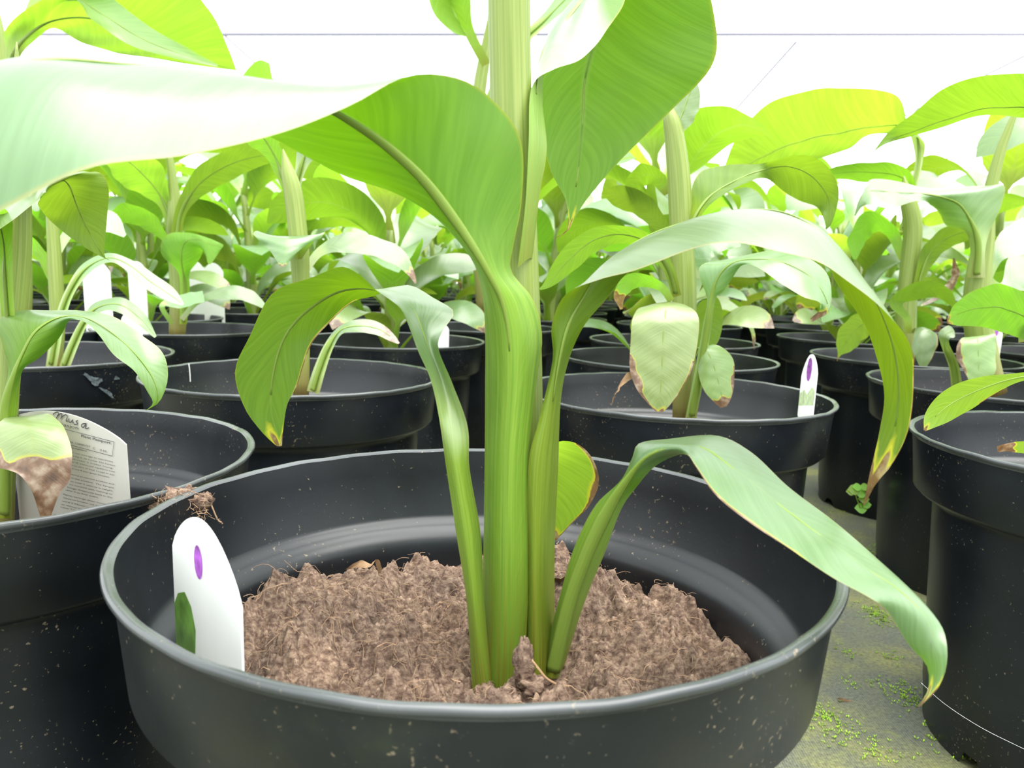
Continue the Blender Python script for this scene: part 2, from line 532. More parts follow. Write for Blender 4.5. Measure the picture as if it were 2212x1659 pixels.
def tube_mesh(path, radii, nseg=12, mat=None, name='stem', flat=1.0, flat_dir=None, caps=True, uv=True):
    path = np.asarray(path, float)
    n = len(path)
    tg = np.gradient(path, axis=0)
    tg /= np.linalg.norm(tg, axis=1)[:, None] + 1e-12
    ref = np.array([0.3, 1.0, 0.1]) if flat_dir is None else None
    verts = []
    for i in range(n):
        nn = flat_dir[i] if flat_dir is not None else ref
        nn = nn - tg[i] * (nn @ tg[i])
        nn /= np.linalg.norm(nn) + 1e-12
        ss = np.cross(tg[i], nn)
        for k in range(nseg):
            a = 2 * math.pi * k / nseg
            verts.append(path[i] + radii[i] * (math.cos(a) * ss + flat * math.sin(a) * nn))
    faces = grid_faces(n, nseg, True)
    if caps:
        faces.append(tuple(range(nseg))[::-1])
        faces.append(tuple(range((n - 1) * nseg, n * nseg)))
    me = bpy.data.meshes.new(name)
    me.from_pydata([tuple(p) for p in np.asarray(verts).tolist()], [], faces)
    me.polygons.foreach_set('use_smooth', [True] * len(me.polygons))
    if uv:
        set_uv(me, [(i / (n - 1), k / nseg) for i in range(n) for k in range(nseg)])
    me.materials.append(mat)
    return me


def add_leaf(plant, st, rib=None, label=None, ribflip=-1, rib0=0.0, **kw):
    """one leaf (sheath, stalk and blade) as a part, its thick midrib as a sub-part."""
    me, m, nrm, wid, t = leaf_mesh(st, **kw)
    o = mesh_obj('leaf', None, None, None, plant, me=me)
    if label:
        o['label'] = label
    if rib:
        r0, r1 = rib
        pet = kw.get('pet', 0.2)
        rad = np.interp(t, [0, pet, pet + 0.12, 1.0], [r0 * 0.85, r0 * 0.8, r1 * 0.6, 0.0002])
        if rib0:
            rad = np.where(t < rib0, 0.0003, rad) * np.clip((t - rib0) / 0.16, 0.0, 1.0) + 0.0001
        rad = np.minimum(rad, np.maximum(wid * 0.42, 0.0004))
        s0 = int(np.searchsorted(t, rib0)) + 1 if pet > 0 else 0
        p = m + nrm * ribflip * (rad * 0.42)[:, None]
        sel = slice(s0, int(len(t) * (0.92 if kw.get('dry') else 0.99)))
        rm = tube_mesh(p[sel], rad[sel], 8, M_RIB, 'midrib', 0.45, nrm[sel])
        c = mesh_obj('midrib', None, None, None, o, me=rm)
        c.matrix_parent_inverse = Matrix.Identity(4)
        c.matrix_parent_inverse = o.matrix_parent_inverse.inverted() @ Matrix.Translation(-plant.location) @ Matrix.Identity(4)
        c.matrix_parent_inverse = Matrix.Identity(4)
    return o


def S(rows, Y=None):
    """stations from rows (Mx,My,Lx,Ly,Rx,Ry,YM,YL,YR); a row of (Mx,My,w,YM) is a narrow rod."""
    out = []
    for r_ in rows:
        if len(r_) == 4:
            x, y, w, ym = r_
            out.append((at(x, y, ym), at(x - w, y, ym + 0.004), at(x + w, y, ym + 0.004)))
        elif len(r_) == 6:
            out.append((at(r_[0], r_[1], Y), at(r_[2], r_[3], Y), at(r_[4], r_[5], Y)))
        else:
            out.append((at(r_[0], r_[1], r_[6]), at(r_[2], r_[3], r_[7]), at(r_[4], r_[5], r_[8])))
    return out


def RB(rows, Y, dY=0.0, dev=0.12):
    """ribbon leaf: rows of (x, y, halfwidth px[, angle deg of the width, Y]); dev tips one margin back."""
    out = []
    n = len(rows)
    xs = np.array([r_[:2] for r_ in rows], float)
    tg = np.gradient(xs, axis=0)
    for i, r_ in enumerate(rows):
        y_ = r_[4] if len(r_) > 4 else Y + dY * i / (n - 1)
        if len(r_) > 3 and r_[3] is not None:
            a = math.radians(r_[3])
            dx, dy = math.cos(a), math.sin(a)
        else:
            q = tg[i] / (np.linalg.norm(tg[i]) + 1e-9)
            dx, dy = -q[1], q[0]
        w = r_[2]
        wm = w / F * y_
        k = dev * 8
        out.append((at(r_[0], r_[1], y_), at(r_[0] - w * dx, r_[1] - w * dy, y_ + wm * k), at(r_[0] + w * dx, r_[1] + w * dy, y_ - wm * k)))
    return out


def add_stem(plant, rows, nseg=20, mat=None, name='stem'):
    """rows (px,py,halfwidth px,Y)"""
    P = [at(*r_[:2], r_[3]) for r_ in rows]
    rad = [r_[2] / F * r_[3] for r_ in rows]
    kn = np.linspace(0, 1, len(P))
    t = np.linspace(0, 1, 24)
    p = hermite(kn, np.array(P), t)
    r2 = hermite(kn, np.array(rad)[:, None], t)[:, 0]
    return mesh_obj(name, None, None, None, plant, me=tube_mesh(p, r2, nseg, mat or M_STEM, name))


# ------------------------------------------------------------------ setting: floor and greenhouse frame
def slab(name, x0, x1, y0, y1, z0, z1, mat, parent=None):
    v = [(x, y, z) for z in (z0, z1) for y in (y0, y1) for x in (x0, x1)]
    f = [(0, 2, 3, 1), (4, 5, 7, 6), (0, 1, 5, 4), (1, 3, 7, 5), (3, 2, 6, 7), (2, 0, 4, 6)]
    return mesh_obj(name, v, f, mat, parent, smooth=False)


fl = slab('floor', -9, 9, -2.5, 11.5, -0.05, 0.0, M_FLOOR)
tag(fl, 'dark woven ground cloth with green moss and algae', kind='structure')


def bar(name, a, b, w, mat, parent=None):
    a, b = np.asarray(a, float), np.asarray(b, float)
    me = tube_mesh([a, (a + b) / 2, b], [w, w, w], 8, mat, name)
    return mesh_obj(name, None, None, None, parent, me=me)


zb = at(1200, 73, 7.0)[2]
be0, be1 = at(0, 73, 7.0), at(2212, 73, 7.0)
beam = bar('trim_1', be0 + (be0 - be1) * .4, be1 + (be1 - be0) * .4, 0.018, M_FRAME)
tag(beam, 'thin white roof beam crossing the greenhouse', kind='structure')
k = 2
for (xa, xb) in ((-5.4, -4.2), (-2.6, -1.7), (2.35, 2.0), (4.4, 3.1), (6.0, 4.4)):
    o = bar('trim_%d' % k, (xa, 7.0, zb), (xb, 11.3, zb - 0.9), 0.010, M_FRAME)
    tag(o, 'slender white roof rafter of the greenhouse', kind='structure')
    k += 1

# ------------------------------------------------------------------ pots
R = 0.15
prof = [(0.1185, 0.0), (0.119, 0.012), (0.121, 0.03), (0.1275, 0.178), (0.1285, 0.184), (0.139, 0.1865), (0.1425, 0.190),
        (0.1455, 0.222), (0.1468, 0.2300), (0.1480, 0.2318), (0.1495, 0.2326), (0.1500, 0.2340), (0.1495, 0.2352), (0.1478, 0.2354),
        (0.1455, 0.2342), (0.1440, 0.222), (0.1408, 0.1955), (0.1390, 0.1925), (0.1345, 0.1905), (0.1290, 0.1870), (0.1262, 0.1815), (0.1255, 0.176),
        (0.118, 0.03), (0.1165, 0.016), (0.02, 0.016), (0.0, 0.016)]


def pot_meshes(nseg, fine):
    # body and rim lip are separate parts
    def lathe(pr, notch):
        verts, faces = [], []
        for i, (r_, z) in enumerate(pr):
            for k_ in range(nseg):
                a = 2 * math.pi * k_ / nseg
                zz = z
                if notch and i == 0:
                    ph = (k_ % (nseg // 6)) / (nseg // 6)
                    if ph < 0.1:
                        zz = 0.010
                if fine and 0.2315 < z < 0.236:
                    zz += 0.0003 * math.sin(a * 23) * math.sin(a * 7 + 1)
                verts.append((r_ * math.cos(a), r_ * math.sin(a), zz))
        faces = grid_faces(len(pr), nseg, True)
        return verts, faces
    b0 = lathe(prof[:9], True)
    lip = lathe(prof[8:15], False)
    b1 = lathe(prof[14:], False)
    return b0, lip, b1


def make_pot_proto(nseg, fine):
    b0, lip, b1 = pot_meshes(nseg, fine)
    nb = len(b0[0])
    v = b0[0] + b1[0]
    f = b0[1] + [tuple(i + nb for i in q) for q in b1[1]]
    mb = bpy.data.meshes.new('wall')
    mb.from_pydata(v, [], f)
    mb.polygons.foreach_set('use_smooth', [True] * len(mb.polygons))
    mb.materials.append(M_POT)
    ml = bpy.data.meshes.new('rim')
    ml.from_pydata(lip[0], [], lip[1])
    ml.polygons.foreach_set('use_smooth', [True] * len(ml.polygons))
    ml.materials.append(M_RIM)
    return mb, ml


POT_FINE = make_pot_proto(192, True)
POT_LOW = make_pot_proto(72, False)


def soil_mesh(res, rad, z, amp, seed, name='potting_soil', dip=0.0):
    """lumpy peat surface"""
    nr, na = res
    verts = []
    uvz = Vector((seed * 3.1, seed * 1.7, 0))
    for i in range(nr):
        r_ = rad * (i / (nr - 1)) ** 0.8
        for k_ in range(na):
            a = 2 * math.pi * k_ / na
            x, y = r_ * math.cos(a), r_ * math.sin(a)
            p = Vector((x, y, 0))
            h = 0.017 * mnoise.noise(p * 17 + uvz) + 0.013 * mnoise.noise(p * 45 + uvz) + 0.009 * (abs(mnoise.noise(p * 100 + uvz)) - 0.15)
            if nr > 60:
                h += 0.005 * mnoise.noise(p * 190 + uvz) + 0.0026 * mnoise.noise(p * 420 + uvz) + 0.0012 * mnoise.noise(p * 900 + uvz)
            edge = min(1.0, (rad - r_) / (0.12 * rad))
            zz = z + amp * h * (0.4 + 0.6 * edge) - 0.012 * (r_ / rad) ** 2 + (edge - 1) * 0.004 - dip * math.exp(-((x - 0.005) ** 2 + (y + 0.01) ** 2) / 0.05 ** 2)
            verts.append((x, y, zz))
    me = bpy.data.meshes.new(name)
    me.from_pydata(verts, [], grid_faces(nr, na, True))
    me.polygons.foreach_set('use_smooth', [True] * len(me.polygons))
    me.materials.append(M_SOIL)
    return me


SOIL_LOW = [soil_mesh((16, 40), 0.1235, 0.158, 0.7, s_) for s_ in (1, 2, 3)]
SOIL_MID = soil_mesh((46, 110), 0.1235, 0.160, 1.0, 5)
SOIL_FINE = soil_mesh((170, 420), 0.1255, 0.183, 1.25, 9, dip=0.022)


def fibre_mesh(n, height, rad, zf, seed, lmin=0.006, lmax=0.028, w=0.00022, name='root_fibre'):
    rs = random.Random(seed)
    V, Fc = [], []
    for _ in range(n):
        r_ = rad * math.sqrt(rs.random())
        a = rs.uniform(0, 6.283)
        x, y = r_ * math.cos(a), r_ * math.sin(a)
        z = zf(x, y) + 0.0004
        ang = rs.uniform(0, 6.283)
        ln = rs.uniform(lmin, lmax)
        el = rs.uniform(-0.15, 0.5)
        ww = w * rs.uniform(0.6, 1.9)
        base = len(V)
        ns = 4
        px, py, pz = x, y, z
        for s_ in range(ns + 1):
            dx, dy = math.cos(ang), math.sin(ang)
            for (ox, oz) in ((-ww, 0), (ww, 0), (0, ww * 1.6)):
                V.append((px - dy * ox, py + dx * ox, pz + oz))
            st = ln / ns
            px += dx * math.cos(el) * st
            py += dy * math.cos(el) * st
            pz += math.sin(el) * st
            ang += rs.uniform(-0.7, 0.7)
            el -= rs.uniform(0.0, 0.5)
            pz = max(pz, zf(px, py) + 0.0002) if math.hypot(px, py) < rad else pz
        for s_ in range(ns):
            for k_ in range(3):
                j = (k_ + 1) % 3
                Fc.append((base + s_ * 3 + k_, base + s_ * 3 + j, base + s_ * 3 + 3 + j, base + s_ * 3 + 3 + k_))
    me = bpy.data.meshes.new(name)
    me.from_pydata(V, [], Fc)
    me.materials.append(M_FIBRE)
    return me


def soil_height(me, nr, na, rad):
    co = np.zeros(len(me.vertices) * 3)
    me.vertices.foreach_get('co', co)
    z = co.reshape(nr, na, 3)[:, :, 2]

    def fz(x, y):
        r_ = min(math.hypot(x, y) / rad, 0.999)
        i = int(r_ ** 1.25 * (nr - 1))
        k_ = int((math.atan2(y, x) % 6.2832) / 6.2832 * na) % na
        return z[i, k_]
    return fz


FZ = soil_height(SOIL_FINE, 170, 420, 0.1255)
FZM = soil_height(SOIL_MID, 46, 110, 0.1235)
FIB_FINE = fibre_mesh(1900, 0, 0.119, FZ, 3, .003, .013, .00010)
FIB_MID = fibre_mesh(520, 0, 0.118, FZM, 4, .004, .015, .00014)

POTS = []


def add_pot(x, y, label, rz=0.0, tilt=(0, 0), detail=0, group=None, soil_label=None):
    o = thing('plant_pot', (x, y, 0), label, 'pot', group)
    o.rotation_euler = (tilt[0], tilt[1], rz)
    mb, ml = POT_FINE if detail >= 1 else POT_LOW
    for nm, me in (('wall', mb), ('rim', ml)):
        c = bpy.data.objects.new(nm, me)
        COL.objects.link(c)
        c.parent = o
    me = SOIL_FINE if detail == 2 else SOIL_MID if detail == 1 else SOIL_LOW[len(POTS) % 3]
    s_ = bpy.data.objects.new('potting_soil', me)
    COL.objects.link(s_)
    s_.parent = o
    s_['kind'] = 'stuff'
    s_['label'] = 'brown fibrous peat soil'
    if detail:
        fb = bpy.data.objects.new('root_fibre', FIB_FINE if detail == 2 else FIB_MID)
        COL.objects.link(fb)
        fb.parent = s_
        fb['kind'] = 'stuff'
    POTS.append((x, y))
    return o


G_ROW = 'black pots in the back rows'
pot_main = add_pot(-0.010, 0.336, 'largest black plastic pot in the foreground, with a white tag inside its left edge', detail=2)
add_pot(-0.300, 0.436, 'black pot at the left edge holding the printed grey plant label', 0.5, detail=1)
add_pot(0.162, 0.762, 'black pot directly behind the foreground pot, small tag at its right', 1.0, detail=1)
add_pot(-0.222, 0.812, 'black pot with a chalk tick inside, behind the arching left leaf of the front plant', 1.4, detail=1)
add_pot(0.455, 0.553, 'tall-looking black pot cut off by the right edge of the photo, nearest on the aisle', 0.2, detail=1)
add_pot(0.578, 0.905, 'black pot second nearest along the right side of the aisle', 0.7, detail=1)
add_pot(0.625, 1.215, 'black pot third along the right side of the aisle', 0.1)
add_pot(0.700, 1.60, 'black pot fourth along the right side of the aisle', 0.3)
add_pot(0.790, 1.96, 'black pot fifth along the right side of the aisle', 0.9)
add_pot(-0.560, 0.930, 'black pot with a pale smear, left edge, behind the labelled pot', 0.4, detail=1)
add_pot(-0.190, 1.255, 'black pot behind the chalk-ticked pot, dirt on its right rim', 0.3)
add_pot(0.222, 1.098, 'black pot straight behind the one with the small tag', 0.8)
add_pot(0.292, 1.405, 'black pot two places behind the one with the small tag', 0.2)
add_pot(-0.56, 1.36, 'black pot behind the smeared pot, under the cup-shaped leaf', 0.6)
N_NEAR = len(POTS)

# ------------------------------------------------------------------ the foreground banana plant
def base_of(i):
    return (POTS[i][0], POTS[i][1], 0.155)


pm = thing('banana_plant', (0.0, 0.334, 0.155), 'large young banana plant in the centre of the foreground pot', 'plant')
add_stem(pm, [(1096, 1520, 56, .338), (1098, 1450, 58, .338), (1112, 1200, 60, .338), (1118, 900, 56, .338), (1116, 600, 48, .338),
              (1106, 330, 45, .338), (1102, 150, 43, .338), (1099, -10, 43, .338), (1096, -220, 39, .338), (1094, -420, 26, .338), (1092, -560, 10, .338), (1091, -620, 1.5, .338)], 28)
# leaf arching to the left over the camera side
A = S([(1078, 1515, 1035, 1500, 1128, 1505, .318, .330, .324), (1085, 1300, 1042, 1300, 1140, 1300, .314, .332, .320),
       (1090, 1000, 1047, 1000, 1141, 1000, .311, .330, .318), (1100, 820, 1048, 820, 1160, 820, .309, .330, .326), (1098, 720, 1048, 720, 1171, 725, .307, .326, .330),
       (1082, 645, 1043, 645, 1150, 645, .304, .318, .326), (1055, 592, 1030, 585, 1104, 585, .300, .310, .318),
       (1028, 545, 1004, 535, 1108, 535, .296, .306, .316), (985, 480, 945, 462, 1126, 440, .291, .305, .316),
       (915, 388, 850, 415, 1124, 300, .283, .304, .308), (840, 318, 745, 380, 1060, 212, .275, .303, .296), (770, 268, 660, 335, 985, 170, .267, .302, .280),
       (690, 222, 592, 298, 880, 167, .260, .302, .262), (590, 182, 520, 262, 755, 230, .254, .302, .240), (450, 155, 440, 235, 600, 290, .248, .300, .226),
       (270, 135, 300, 210, 400, 336, .240, .295, .214), (80, 128, 100, 200, 190, 357, .230, .285, .204),
       (-130, 190, -130, 250, -10, 455, .220, .270, .198), (-330, 330, -330, 360, -240, 600, .215, .25, .198), (-430, 560, -440, 560, -420, 600, .21, .215, .205)])
add_leaf(pm, A, rib=(0.0030, 0.0028), ribflip=-1, rib0=0.33, pet=0.40, nu=110, nv=25, ruffle=0.006, seed=2, inv=-1, mat=M_HERO, label='huge leaf arching left, white with glare on top')
# upper right leaf, hanging behind the stem
Bs = S([(1140, 560, 1118, 580, 1150, 560, .324, .316, .332), (1148, 430, 1135, 440, 1166, 420, .325, .318, .335), (1160, 310, 1142, 310, 1181, 320, .330, .322, .342), (1158, 200, 1148, 190, 1172, 200, .338, .332, .352),
        (1172, 110, 1195, 150, 1195, 60, .356, .338, .380), (1235, 25, 1262, 122, 1290, -50, .380, .350, .415), (1310, -60, 1318, 52, 1400, -120, .415, .372, .44),
        (1345, -75, 1345, -20, 1505, -75, .448, .415, .455), (1300, 40, 1225, 60, 1545, 50, .474, .475, .462), (1264, 170, 1160, 185, 1536, 145, .485, .49, .465),
        (1258, 270, 1172, 280, 1448, 240, .49, .495, .475), (1250, 360, 1190, 370, 1342, 345, .49, .492, .482), (1240, 430, 1222, 432, 1268, 430, .49, .49, .487),
        (1232, 480, 1228, 480, 1238, 478, .488, .488, .487), (1224, 500, 1222, 500, 1226, 500, .488, .488, .488), (1202, 513, 1201, 513, 1203, 513, .488, .488, .488)])
add_leaf(pm, Bs, rib=(0.0032, 0.0016), ribflip=-1, pet=0.22, rib0=.16, nu=90, nv=25, ruffle=0.008, dry=0.965, seed=4, inv=.45, mat=M_HERO, label='broad upper leaf hanging behind the stem, lit through from above')
# left arch
C = S([(1042, 1500, 1020, 1490, 1064, 1495, .318, .322, .320), (1022, 1300, 1008, 1300, 1046, 1300, .316, .325, .322), (1008, 1150, 985, 1150, 1038, 1150, .315, .322, .324),
       (986, 1010, 963, 1005, 1014, 1010, .315, .322, .322), (976, 915, 948, 900, 1010, 920, .318, .315, .316), (955, 828, 930, 820, 976, 825, .323, .312, .316),
       (926, 752, 902, 756, 946, 748, .326, .315, .322), (910, 704, 885, 710, 958, 712, .329, .316, .332), (893, 666, 868, 669, 980, 674, .332, .316, .342),
       (865, 638, 846, 647, 940, 645, .336, .318, .355), (825, 627, 812, 624, 880, 613, .340, .320, .365), (775, 622, 776, 593, 808, 638, .345, .326, .362),
       (728, 631, 735, 576, 762, 652, .348, .335, .358), (678, 660, 672, 600, 712, 698, .350, .342, .355), (634, 700, 588, 634, 676, 738, .352, .346, .354),
       (606, 748, 540, 725, 656, 788, .353, .350, .353), (588, 822, 508, 802, 641, 834, .354, .352, .353), (586, 888, 528, 880, 620, 876, .355, .354, .354),
       (598, 938, 568, 936, 611, 934, .355, .355, .355), (603, 964, 597, 963, 609, 963, .355, .355, .355)])
add_leaf(pm, C, rib=(0.0032, 0.0014), ribflip=1, pet=0.42, nu=96, nv=21, ruffle=0.008, dry=0.985, edges=((1, .70, .92, .10),), seed=6, inv=.36, mat=M_HERO, rib0=.44, label='leaf arching over to the left with a browned margin')
# right arch with long drooping tip
D = S([(1168, 1470, 1142, 1465, 1200, 1450, .320, .322, .335), (1168, 1200, 1140, 1200, 1198, 1200, .318, .320, .340), (1176, 1010, 1142, 1000, 1206, 1005, .316, .316, .335),
       (1192, 880, 1166, 900, 1212, 860, .316, .316, .330), (1208, 775, 1194, 775, 1232, 768, .315, .318, .326), (1228, 700, 1192, 702, 1264, 700, .315, .316, .322),
       (1258, 645, 1220, 638, 1312, 644, .318, .308, .325), (1302, 575, 1288, 606, 1352, 594, .324, .302, .335), (1388, 513, 1372, 580, 1430, 545, .330, .294, .358),
       (1480, 478, 1489, 538, 1500, 515, .330, .285, .370), (1580, 456, 1582, 525, 1600, 500, .325, .280, .370), (1680, 454, 1680, 543, 1700, 500, .315, .274, .360),
       (1765, 492, 1762, 566, 1780, 530, .306, .270, .345), (1830, 556, 1824, 606, 1800, 600, .298, .270, .325), (1890, 645, 1905, 666, 1860, 690, .290, .270, .305),
       (1930, 748, 1966, 742, 1888, 755, .286, .272, .300), (1942, 850, 1974, 830, 1911, 850, .285, .275, .297), (1930, 940, 1962, 930, 1900, 935, .285, .277, .294),
       (1902, 1010, 1926, 1005, 1883, 1005, .285, .28, .290), (1882, 1045, 1892, 1045, 1874, 1045, .285, .284, .286), (1872, 1075, 1876, 1075, 1869, 1072, .285, .285, .285), (1866, 1092, 1867, 1092, 1865, 1092, .285, .285, .285)])
add_leaf(pm, D, rib=(0.0034, 0.0012), ribflip=-1, pet=0.30, nu=110, nv=21, ruffle=0.006, dry=0.95, edges=((-1, .86, .96, .10),), seed=8, inv=-1, mat=M_HERO, rib0=.30, label='long leaf arching right and drooping to a dry brown tip')
# low right leaf over the rim
El = S([(1190, 1465, 1165, 1450, 1212, 1462, .322, .335, .333), (1232, 1300, 1206, 1300, 1263, 1300, .318, .330, .330), (1272, 1190, 1239, 1186, 1306, 1195, .314, .325, .325), (1316, 1100, 1286, 1092, 1342, 1100, .309, .318, .318),
        (1356, 1036, 1342, 1036, 1378, 1048, .304, .312, .312), (1392, 992, 1366, 988, 1414, 1008, .300, .309, .309), (1430, 970, 1380, 958, 1454, 986, .297, .312, .303), (1472, 962, 1442, 947, 1484, 984, .294, .315, .283),
        (1524, 968, 1545, 939, 1502, 1008, .287, .308, .270), (1585, 1012, 1618, 975, 1546, 1068, .279, .298, .260), (1672, 1080, 1700, 1050, 1622, 1130, .270, .284, .250), (1765, 1150, 1795, 1122, 1712, 1188, .260, .272, .242),
        (1855, 1216, 1890, 1202, 1805, 1252, .250, .261, .235), (1940, 1272, 1972, 1275, 1878, 1293, .243, .250, .230), (2000, 1335, 2030, 1345, 1918, 1322, .239, .241, .236), (2015, 1400, 2046, 1400, 1962, 1392, .236, .234, .241),
        (2022, 1450, 2042, 1450, 2002, 1438, .235, .233, .239), (2012, 1488, 2024, 1490, 2006, 1484, .235, .234, .236), (2000, 1510, 2003, 1512, 1996, 1508, .235, .235, .235), (1984, 1527, 1985, 1528, 1983, 1526, .235, .235, .235)])
add_leaf(pm, El, rib=(0.0038, 0.0012), ribflip=1, pet=0.30, nu=100, nv=21, ruffle=0.006, dry=0.975, edges=((1, .45, .75, .05),), seed=10, inv=.40, mat=M_HERO, label='low leaf reaching right over the pot rim with a twisted tip')
# short leaf behind the stem
Fl = S([(1150, 1400, 7, .362), (1160, 1200, 7, .368), (1175, 1010, 8, .372), (1180, 962, 1165, 964, 1200, 958, .376, .376, .378), (1188, 968, 1150, 975, 1246, 958, .384, .388, .386), (1192, 1000, 1120, 1020, 1280, 990, .390, .396, .390),
        (1196, 1040, 1115, 1060, 1294, 1042, .392, .397, .390), (1197, 1090, 1130, 1100, 1270, 1096, .392, .395, .390), (1197, 1140, 1165, 1140, 1230, 1136, .391, .392, .390), (1197, 1168, 1190, 1166, 1203, 1166, .390, .390, .390)])
add_leaf(pm, Fl, rib=(0.0022, 0.001), ribflip=-1, pet=0.40, nu=60, nv=15, ruffle=0.012, edges=((1, .66, .99, .16),), dry=0.97, seed=12, inv=.5, mat=M_GLOW, label='short yellowing leaf with a scorched margin behind the stem')

# ------------------------------------------------------------------ neighbouring plants that can be told apart
def plant(i, label, name='banana_plant'):
    return thing(name, base_of(i), label, 'plant')


# at the left edge
pl = plant(1, 'banana plant at the left edge with a limp brown-tipped leaf over its label')
add_stem(pl, [(2, 1170, 26, .432), (8, 1000, 24, .432), (18, 800, 24, .436), (34, 600, 27, .44), (40, 470, 25, .44), (38, 300, 18, .44), (37, 160, 8, .44), (36, 90, 1, .44)])
add_leaf(pl, S([(12, 1120, 14, .415), (14, 960, 14, .412), (14, 880, 0, 880, 38, 880, .410, .418, .416), (32, 805, 18, 800, 49, 800, .406, .414, .412), (48, 765, 4, 740, 86, 772, .406, .418, .416), (75, 718, -6, 692, 129, 728, .408, .425, .42),
                (112, 692, 40, 670, 148, 691, .412, .432, .42), (152, 683, 112, 671, 162, 690, .416, .436, .412), (192, 690, 172, 671, 182, 697, .420, .438, .406), (242, 720, 238, 682, 214, 726, .424, .44, .408), (292, 765, 302, 722, 248, 768, .428, .442, .412),
                (326, 810, 351, 760, 292, 803, .430, .44, .418), (340, 850, 363, 815, 320, 848, .432, .438, .426), (336, 873, 346, 866, 330, 871, .433, .435, .431), (315, 887, 316, 885, 314, 888, .433, .433, .433)]),
         rib=(0.003, 0.0014), ribflip=-1, pet=0.32, nu=80, nv=17, ruffle=0.01, seed=21, inv=.56)
add_leaf(pl, S([(30, 930, 8, .432), (44, 902, 26, 900, 66, 900, .425, .425, .425), (58, 906, 8, 905, 108, 897, .405, .408, .408), (66, 930, -22, 932, 136, 920, .394, .40, .40), (78, 985, -18, 1000, 157, 985, .388, .39, .392),
                (92, 1035, 40, 1024, 150, 1036, .386, .385, .388), (98, 1075, 66, 1058, 130, 1064, .385, .384, .386), (100, 1105, 82, 1100, 116, 1098, .385, .385, .385), (98, 1133, 90, 1129, 106, 1129, .385, .385, .385)]),
         pet=0.10, nu=60, nv=19, ruffle=0.02, dry=0.66, edges=((-1, .5, .8, .3),), seed=22, inv=-1, mat=M_PALE, label='limp pale leaf with a torn brown tip')
add_leaf(pl, S([(-60, 560, -60, 580, -60, 540, .40, .385, .42), (-20, 480, -40, 535, -10, 450, .405, .385, .42), (25, 435, 0, 498, 45, 408, .413, .388, .44), (80, 403, 58, 452, 115, 384, .432, .400, .47), (122, 388, 98, 414, 180, 370, .460, .425, .50),
                (150, 402, 82, 440, 222, 378, .495, .48, .505), (168, 450, 100, 468, 235, 412, .508, .505, .502), (192, 500, 140, 504, 232, 468, .51, .51, .505), (212, 535, 186, 536, 227, 520, .51, .51, .508), (224, 555, 222, 556, 226, 554, .51, .51, .51), (236, 562, 235, 562, 237, 562, .51, .51, .51)]),
         rib=(0.002, 0.001), ribflip=-1, pet=0.0, nu=70, nv=19, ruffle=0.006, seed=23, inv=.5, label='leaf with a pointed green underside')
add_leaf(pl, RB([(20, 720, 14), (12, 600, 16), (8, 520, 18), (-10, 470, 30), (-60, 440, 40), (-140, 470, 10)], .43, -0.04), rib=(0.002, .001), pet=0.35, nu=40, nv=11, seed=24)

# plant in the tagged pot behind
p2 = plant(2, 'tall banana plant behind the foreground pot, short leaves hanging low')
Y2 = 0.762
add_stem(p2, [(1474, 915, 22, Y2), (1478, 800, 24, Y2), (1478, 640, 26, Y2), (1472, 500, 25, Y2), (1466, 380, 24, Y2), (1456, 290, 20, Y2), (1447, 250, 15, Y2), (1443, 222, 4, Y2), (1442, 212, 1, Y2)])
add_leaf(p2, S([(1450, 690, 6, .75), (1448, 655, 1440, 658, 1462, 658, .735, .735, .735), (1440, 660, 1385, 663, 1490, 664, .70, .705, .705), (1436, 690, 1366, 690, 1510, 690, .685, .69, .69), (1432, 740, 1362, 745, 1506, 745, .68, .684, .684),
                (1430, 800, 1361, 800, 1493, 800, .678, .68, .68), (1427, 845, 1376, 842, 1470, 845, .677, .678, .678), (1424, 874, 1398, 870, 1448, 874, .677, .677, .677), (1424, 890, 1416, 889, 1434, 889, .677, .677, .677)]), rib=(0.002, .001), ribflip=-1, pet=0.08, nu=50, nv=17, ruffle=0.012, dry=.985, edges=((-1, .66, 1.0, .3), (1, .7, 1.0, .12)), seed=31, inv=-1, mat=M_PALE, label='short pale leaf hanging towards the viewer')
add_leaf(p2, S([(1490, 790, 6, .75), (1508, 752, 8, .735), (1524, 754, 1511, 758, 1550, 745, .725, .728, .728), (1540, 785, 1508, 800, 1583, 775, .72, .725, .725), (1552, 825, 1520, 842, 1586, 825, .718, .72, .72), (1560, 860, 1540, 866, 1580, 858, .717, .718, .718), (1562, 880, 1556, 881, 1570, 878, .717, .717, .717)]),
         rib=(0.0018, .001), ribflip=-1, pet=0.14, nu=46, nv=15, ruffle=0.012, dry=.90, edges=((1, .6, .9, .2),), seed=32, mat=M_PALE)
add_leaf(p2, S([(1488, 700, 6, .79), (1505, 652, 8, .80), (1520, 650, 1490, 655, 1546, 640, .805, .805, .805), (1526, 690, 1486, 700, 1561, 680, .81, .81, .81), (1526, 730, 1495, 735, 1554, 732, .81, .81, .81), (1522, 765, 1516, 765, 1530, 764, .81, .81, .81)]), pet=0.14, nu=36, nv=13, ruffle=0.012, seed=33)
